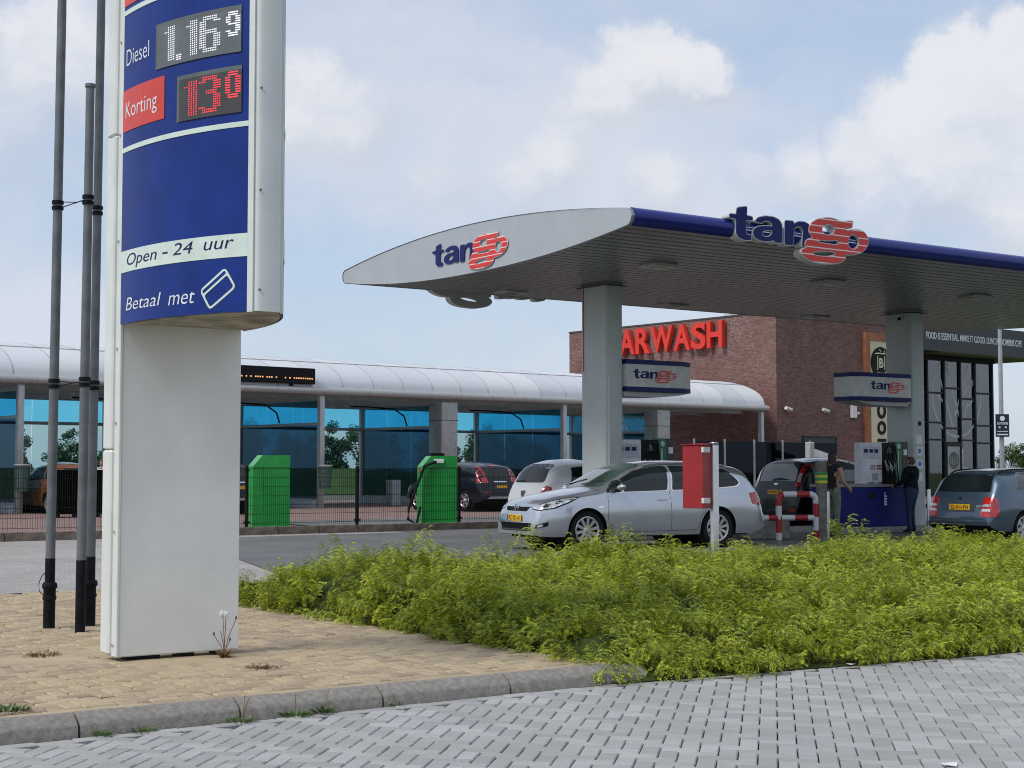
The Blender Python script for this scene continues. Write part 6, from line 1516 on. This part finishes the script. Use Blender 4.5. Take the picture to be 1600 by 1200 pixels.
# ================================================================== TREES
TREELEAF = leaf_mat('tree_leaf', (.035, .075, .015), (.065, .11, .022), (.10, .15, .035)); BARK = mat('bark', (.07, .055, .04), .9, bump=.4)
def tree_proto(seed, H, rad):
    rr = random.Random(seed); b = B(); b.tube([(0, 0, -.2), (rr.gauss(0, .1), 0, H * .3), (rr.gauss(0, .2), rr.gauss(0, .2), H * .7)], [.22, .16, .05], 8)
    cl = []
    for k in range(26):
        a = rr.uniform(0, 6.283); f = rr.uniform(.25, 1); w = rad * math.sin(math.pi * min(1, .18 + f * .8)) ** .7; q = Vector((math.cos(a) * w * rr.uniform(.3, 1), math.sin(a) * w * rr.uniform(.3, 1), H * f)); cl.append(q)
        if k % 3 == 0: b.tube([(0, 0, q.z * .55), q * .6 + Vector((0, 0, q.z * .3)), q], [.07, .04, .015], 5)
    tb = b
    vs = []; fs = []
    for q in cl:
        cr = rad * rr.uniform(.22, .42)
        for i in range(130):
            v = Vector((rr.gauss(0, 1), rr.gauss(0, 1), rr.gauss(0, .8))); v = v.normalized() * cr * rr.random() ** .4; p = q + v; d = Vector((rr.gauss(0, 1), rr.gauss(0, 1), rr.gauss(0, .6))).normalized(); s = d.cross(Vector((rr.gauss(0, 1), rr.gauss(0, 1), 1))).normalized() * .11; k = len(vs)
            vs += [p - d * .2, p + s, p + d * .2, p - s]; fs.append((k, k + 1, k + 2, k + 3))
    me = bpy.data.meshes.new('crown'); me.from_pydata([tuple(v) for v in vs], [], fs)
    return tb, me
protos = []
for k, (H, rad) in enumerate(((7.5, 2.8), (6.2, 2.6), (8.6, 3.2))):
    tb, cm = tree_proto(20 + k, H, rad); t = thing('tree', 'x', 'tree', (0, 0, 0)); tb.build('trunk', BARK, t); link('crown', cm, TREELEAF, t, smooth=0); protos.append(t)
tr = random.Random(9); places = []
for i in range(44): places.append(W(10 + i * 1.95 + tr.uniform(-1.0, 1.0), 70 + (i % 2) * 6 + tr.uniform(-3, 5)))
for i in range(14): places.append(Vector((70 + i * 3.1 + tr.uniform(-1, 1), 222 + tr.uniform(-6, 10), -.6)))
for i, p in enumerate(places):
    o = protos[i] if i < 3 else copy_tree(protos[i % 3])
    o.location = p; o.rotation_euler = (0, 0, tr.uniform(0, 6.28)); s = tr.uniform(.75, 1.1) * (.70 if i >= 44 else .66); o.scale = (s, s, s)
    o['group'] = 'trees behind the car wash' if i < 44 else 'far trees right of the restaurant'
    o['label'] = 'leafy tree in the row seen through the blue car wash glass' if i < 44 else 'far hazy green tree at the horizon right of the restaurant'
b = B()   # grassy bank behind the wash
for i in range(40):
    for q in (0,):
        s0, s1 = -40 + i * 2.5, -37.5 + i * 2.5
        z0, z1 = 1.3 + .25 * math.sin(i * .7), 1.3 + .25 * math.sin((i + 1) * .7)
        b.quad(W(s0, 26), W(s1, 26), W(s1, 31, z1), W(s0, 31, z0)); b.quad(W(s0, 31, z0), W(s1, 31, z1), W(s1, 44, z1), W(s0, 44, z0))
o = b.build('bank', GRASSY, smooth=60); o['kind'] = 'structure'

# scraps lying on the road and at the edge of the bed
for lab, p_, sz in (('white torn paper scrap lying on the grey road', Vector((2.26, 8.0, -.116)), .05), ('small white scrap on the soil at the shrub edge', S(2.05, -.28, -.112), .035), ('pale scrap on the yellow paving right of the pylon', S(-1.55, 3.4, .008), .04)):
    b = B(); k = sz; b.prism([(-k, -k * .5), (k * .8, -k * .7), (k, k * .2), (-k * .2, k * .7)], 0, .0025, 'xy')
    for v in b.bm.verts: v.co.z += .35 * k * (v.co.x / k) ** 2 * .5
    tag(b.build('paper_scrap', mat('paper', (.72, .72, .70), .7), loc=p_, rot=(0, 0, random.uniform(0, 6))), lab, 'litter', 'scraps of litter')
b = B(); rr = random.Random(12)
for i in range(420):   # crumbs of bark and dead leaves on the soil strip
    s_ = rr.uniform(.4, 9); q = S(s_, t_front(s_) + rr.uniform(-.10, .16), -.118); L = rr.uniform(.008, .03); a = rr.uniform(0, 6.28); d = Vector((math.cos(a), math.sin(a), rr.uniform(-.1, .3))) * L; w = Vector((-d.y, d.x, 0)) * rr.uniform(.2, .5)
    b.quad(q - d, q - w, q + d, q + w)
o = b.build('leaf_litter', mat('dead_leaf', (.16, .10, .055), .9, var=.4, rnd=.4), smooth=0, kind='stuff'); tag(o, 'brown crumbs and dead leaves along the shrub bed edge', 'leaf litter')
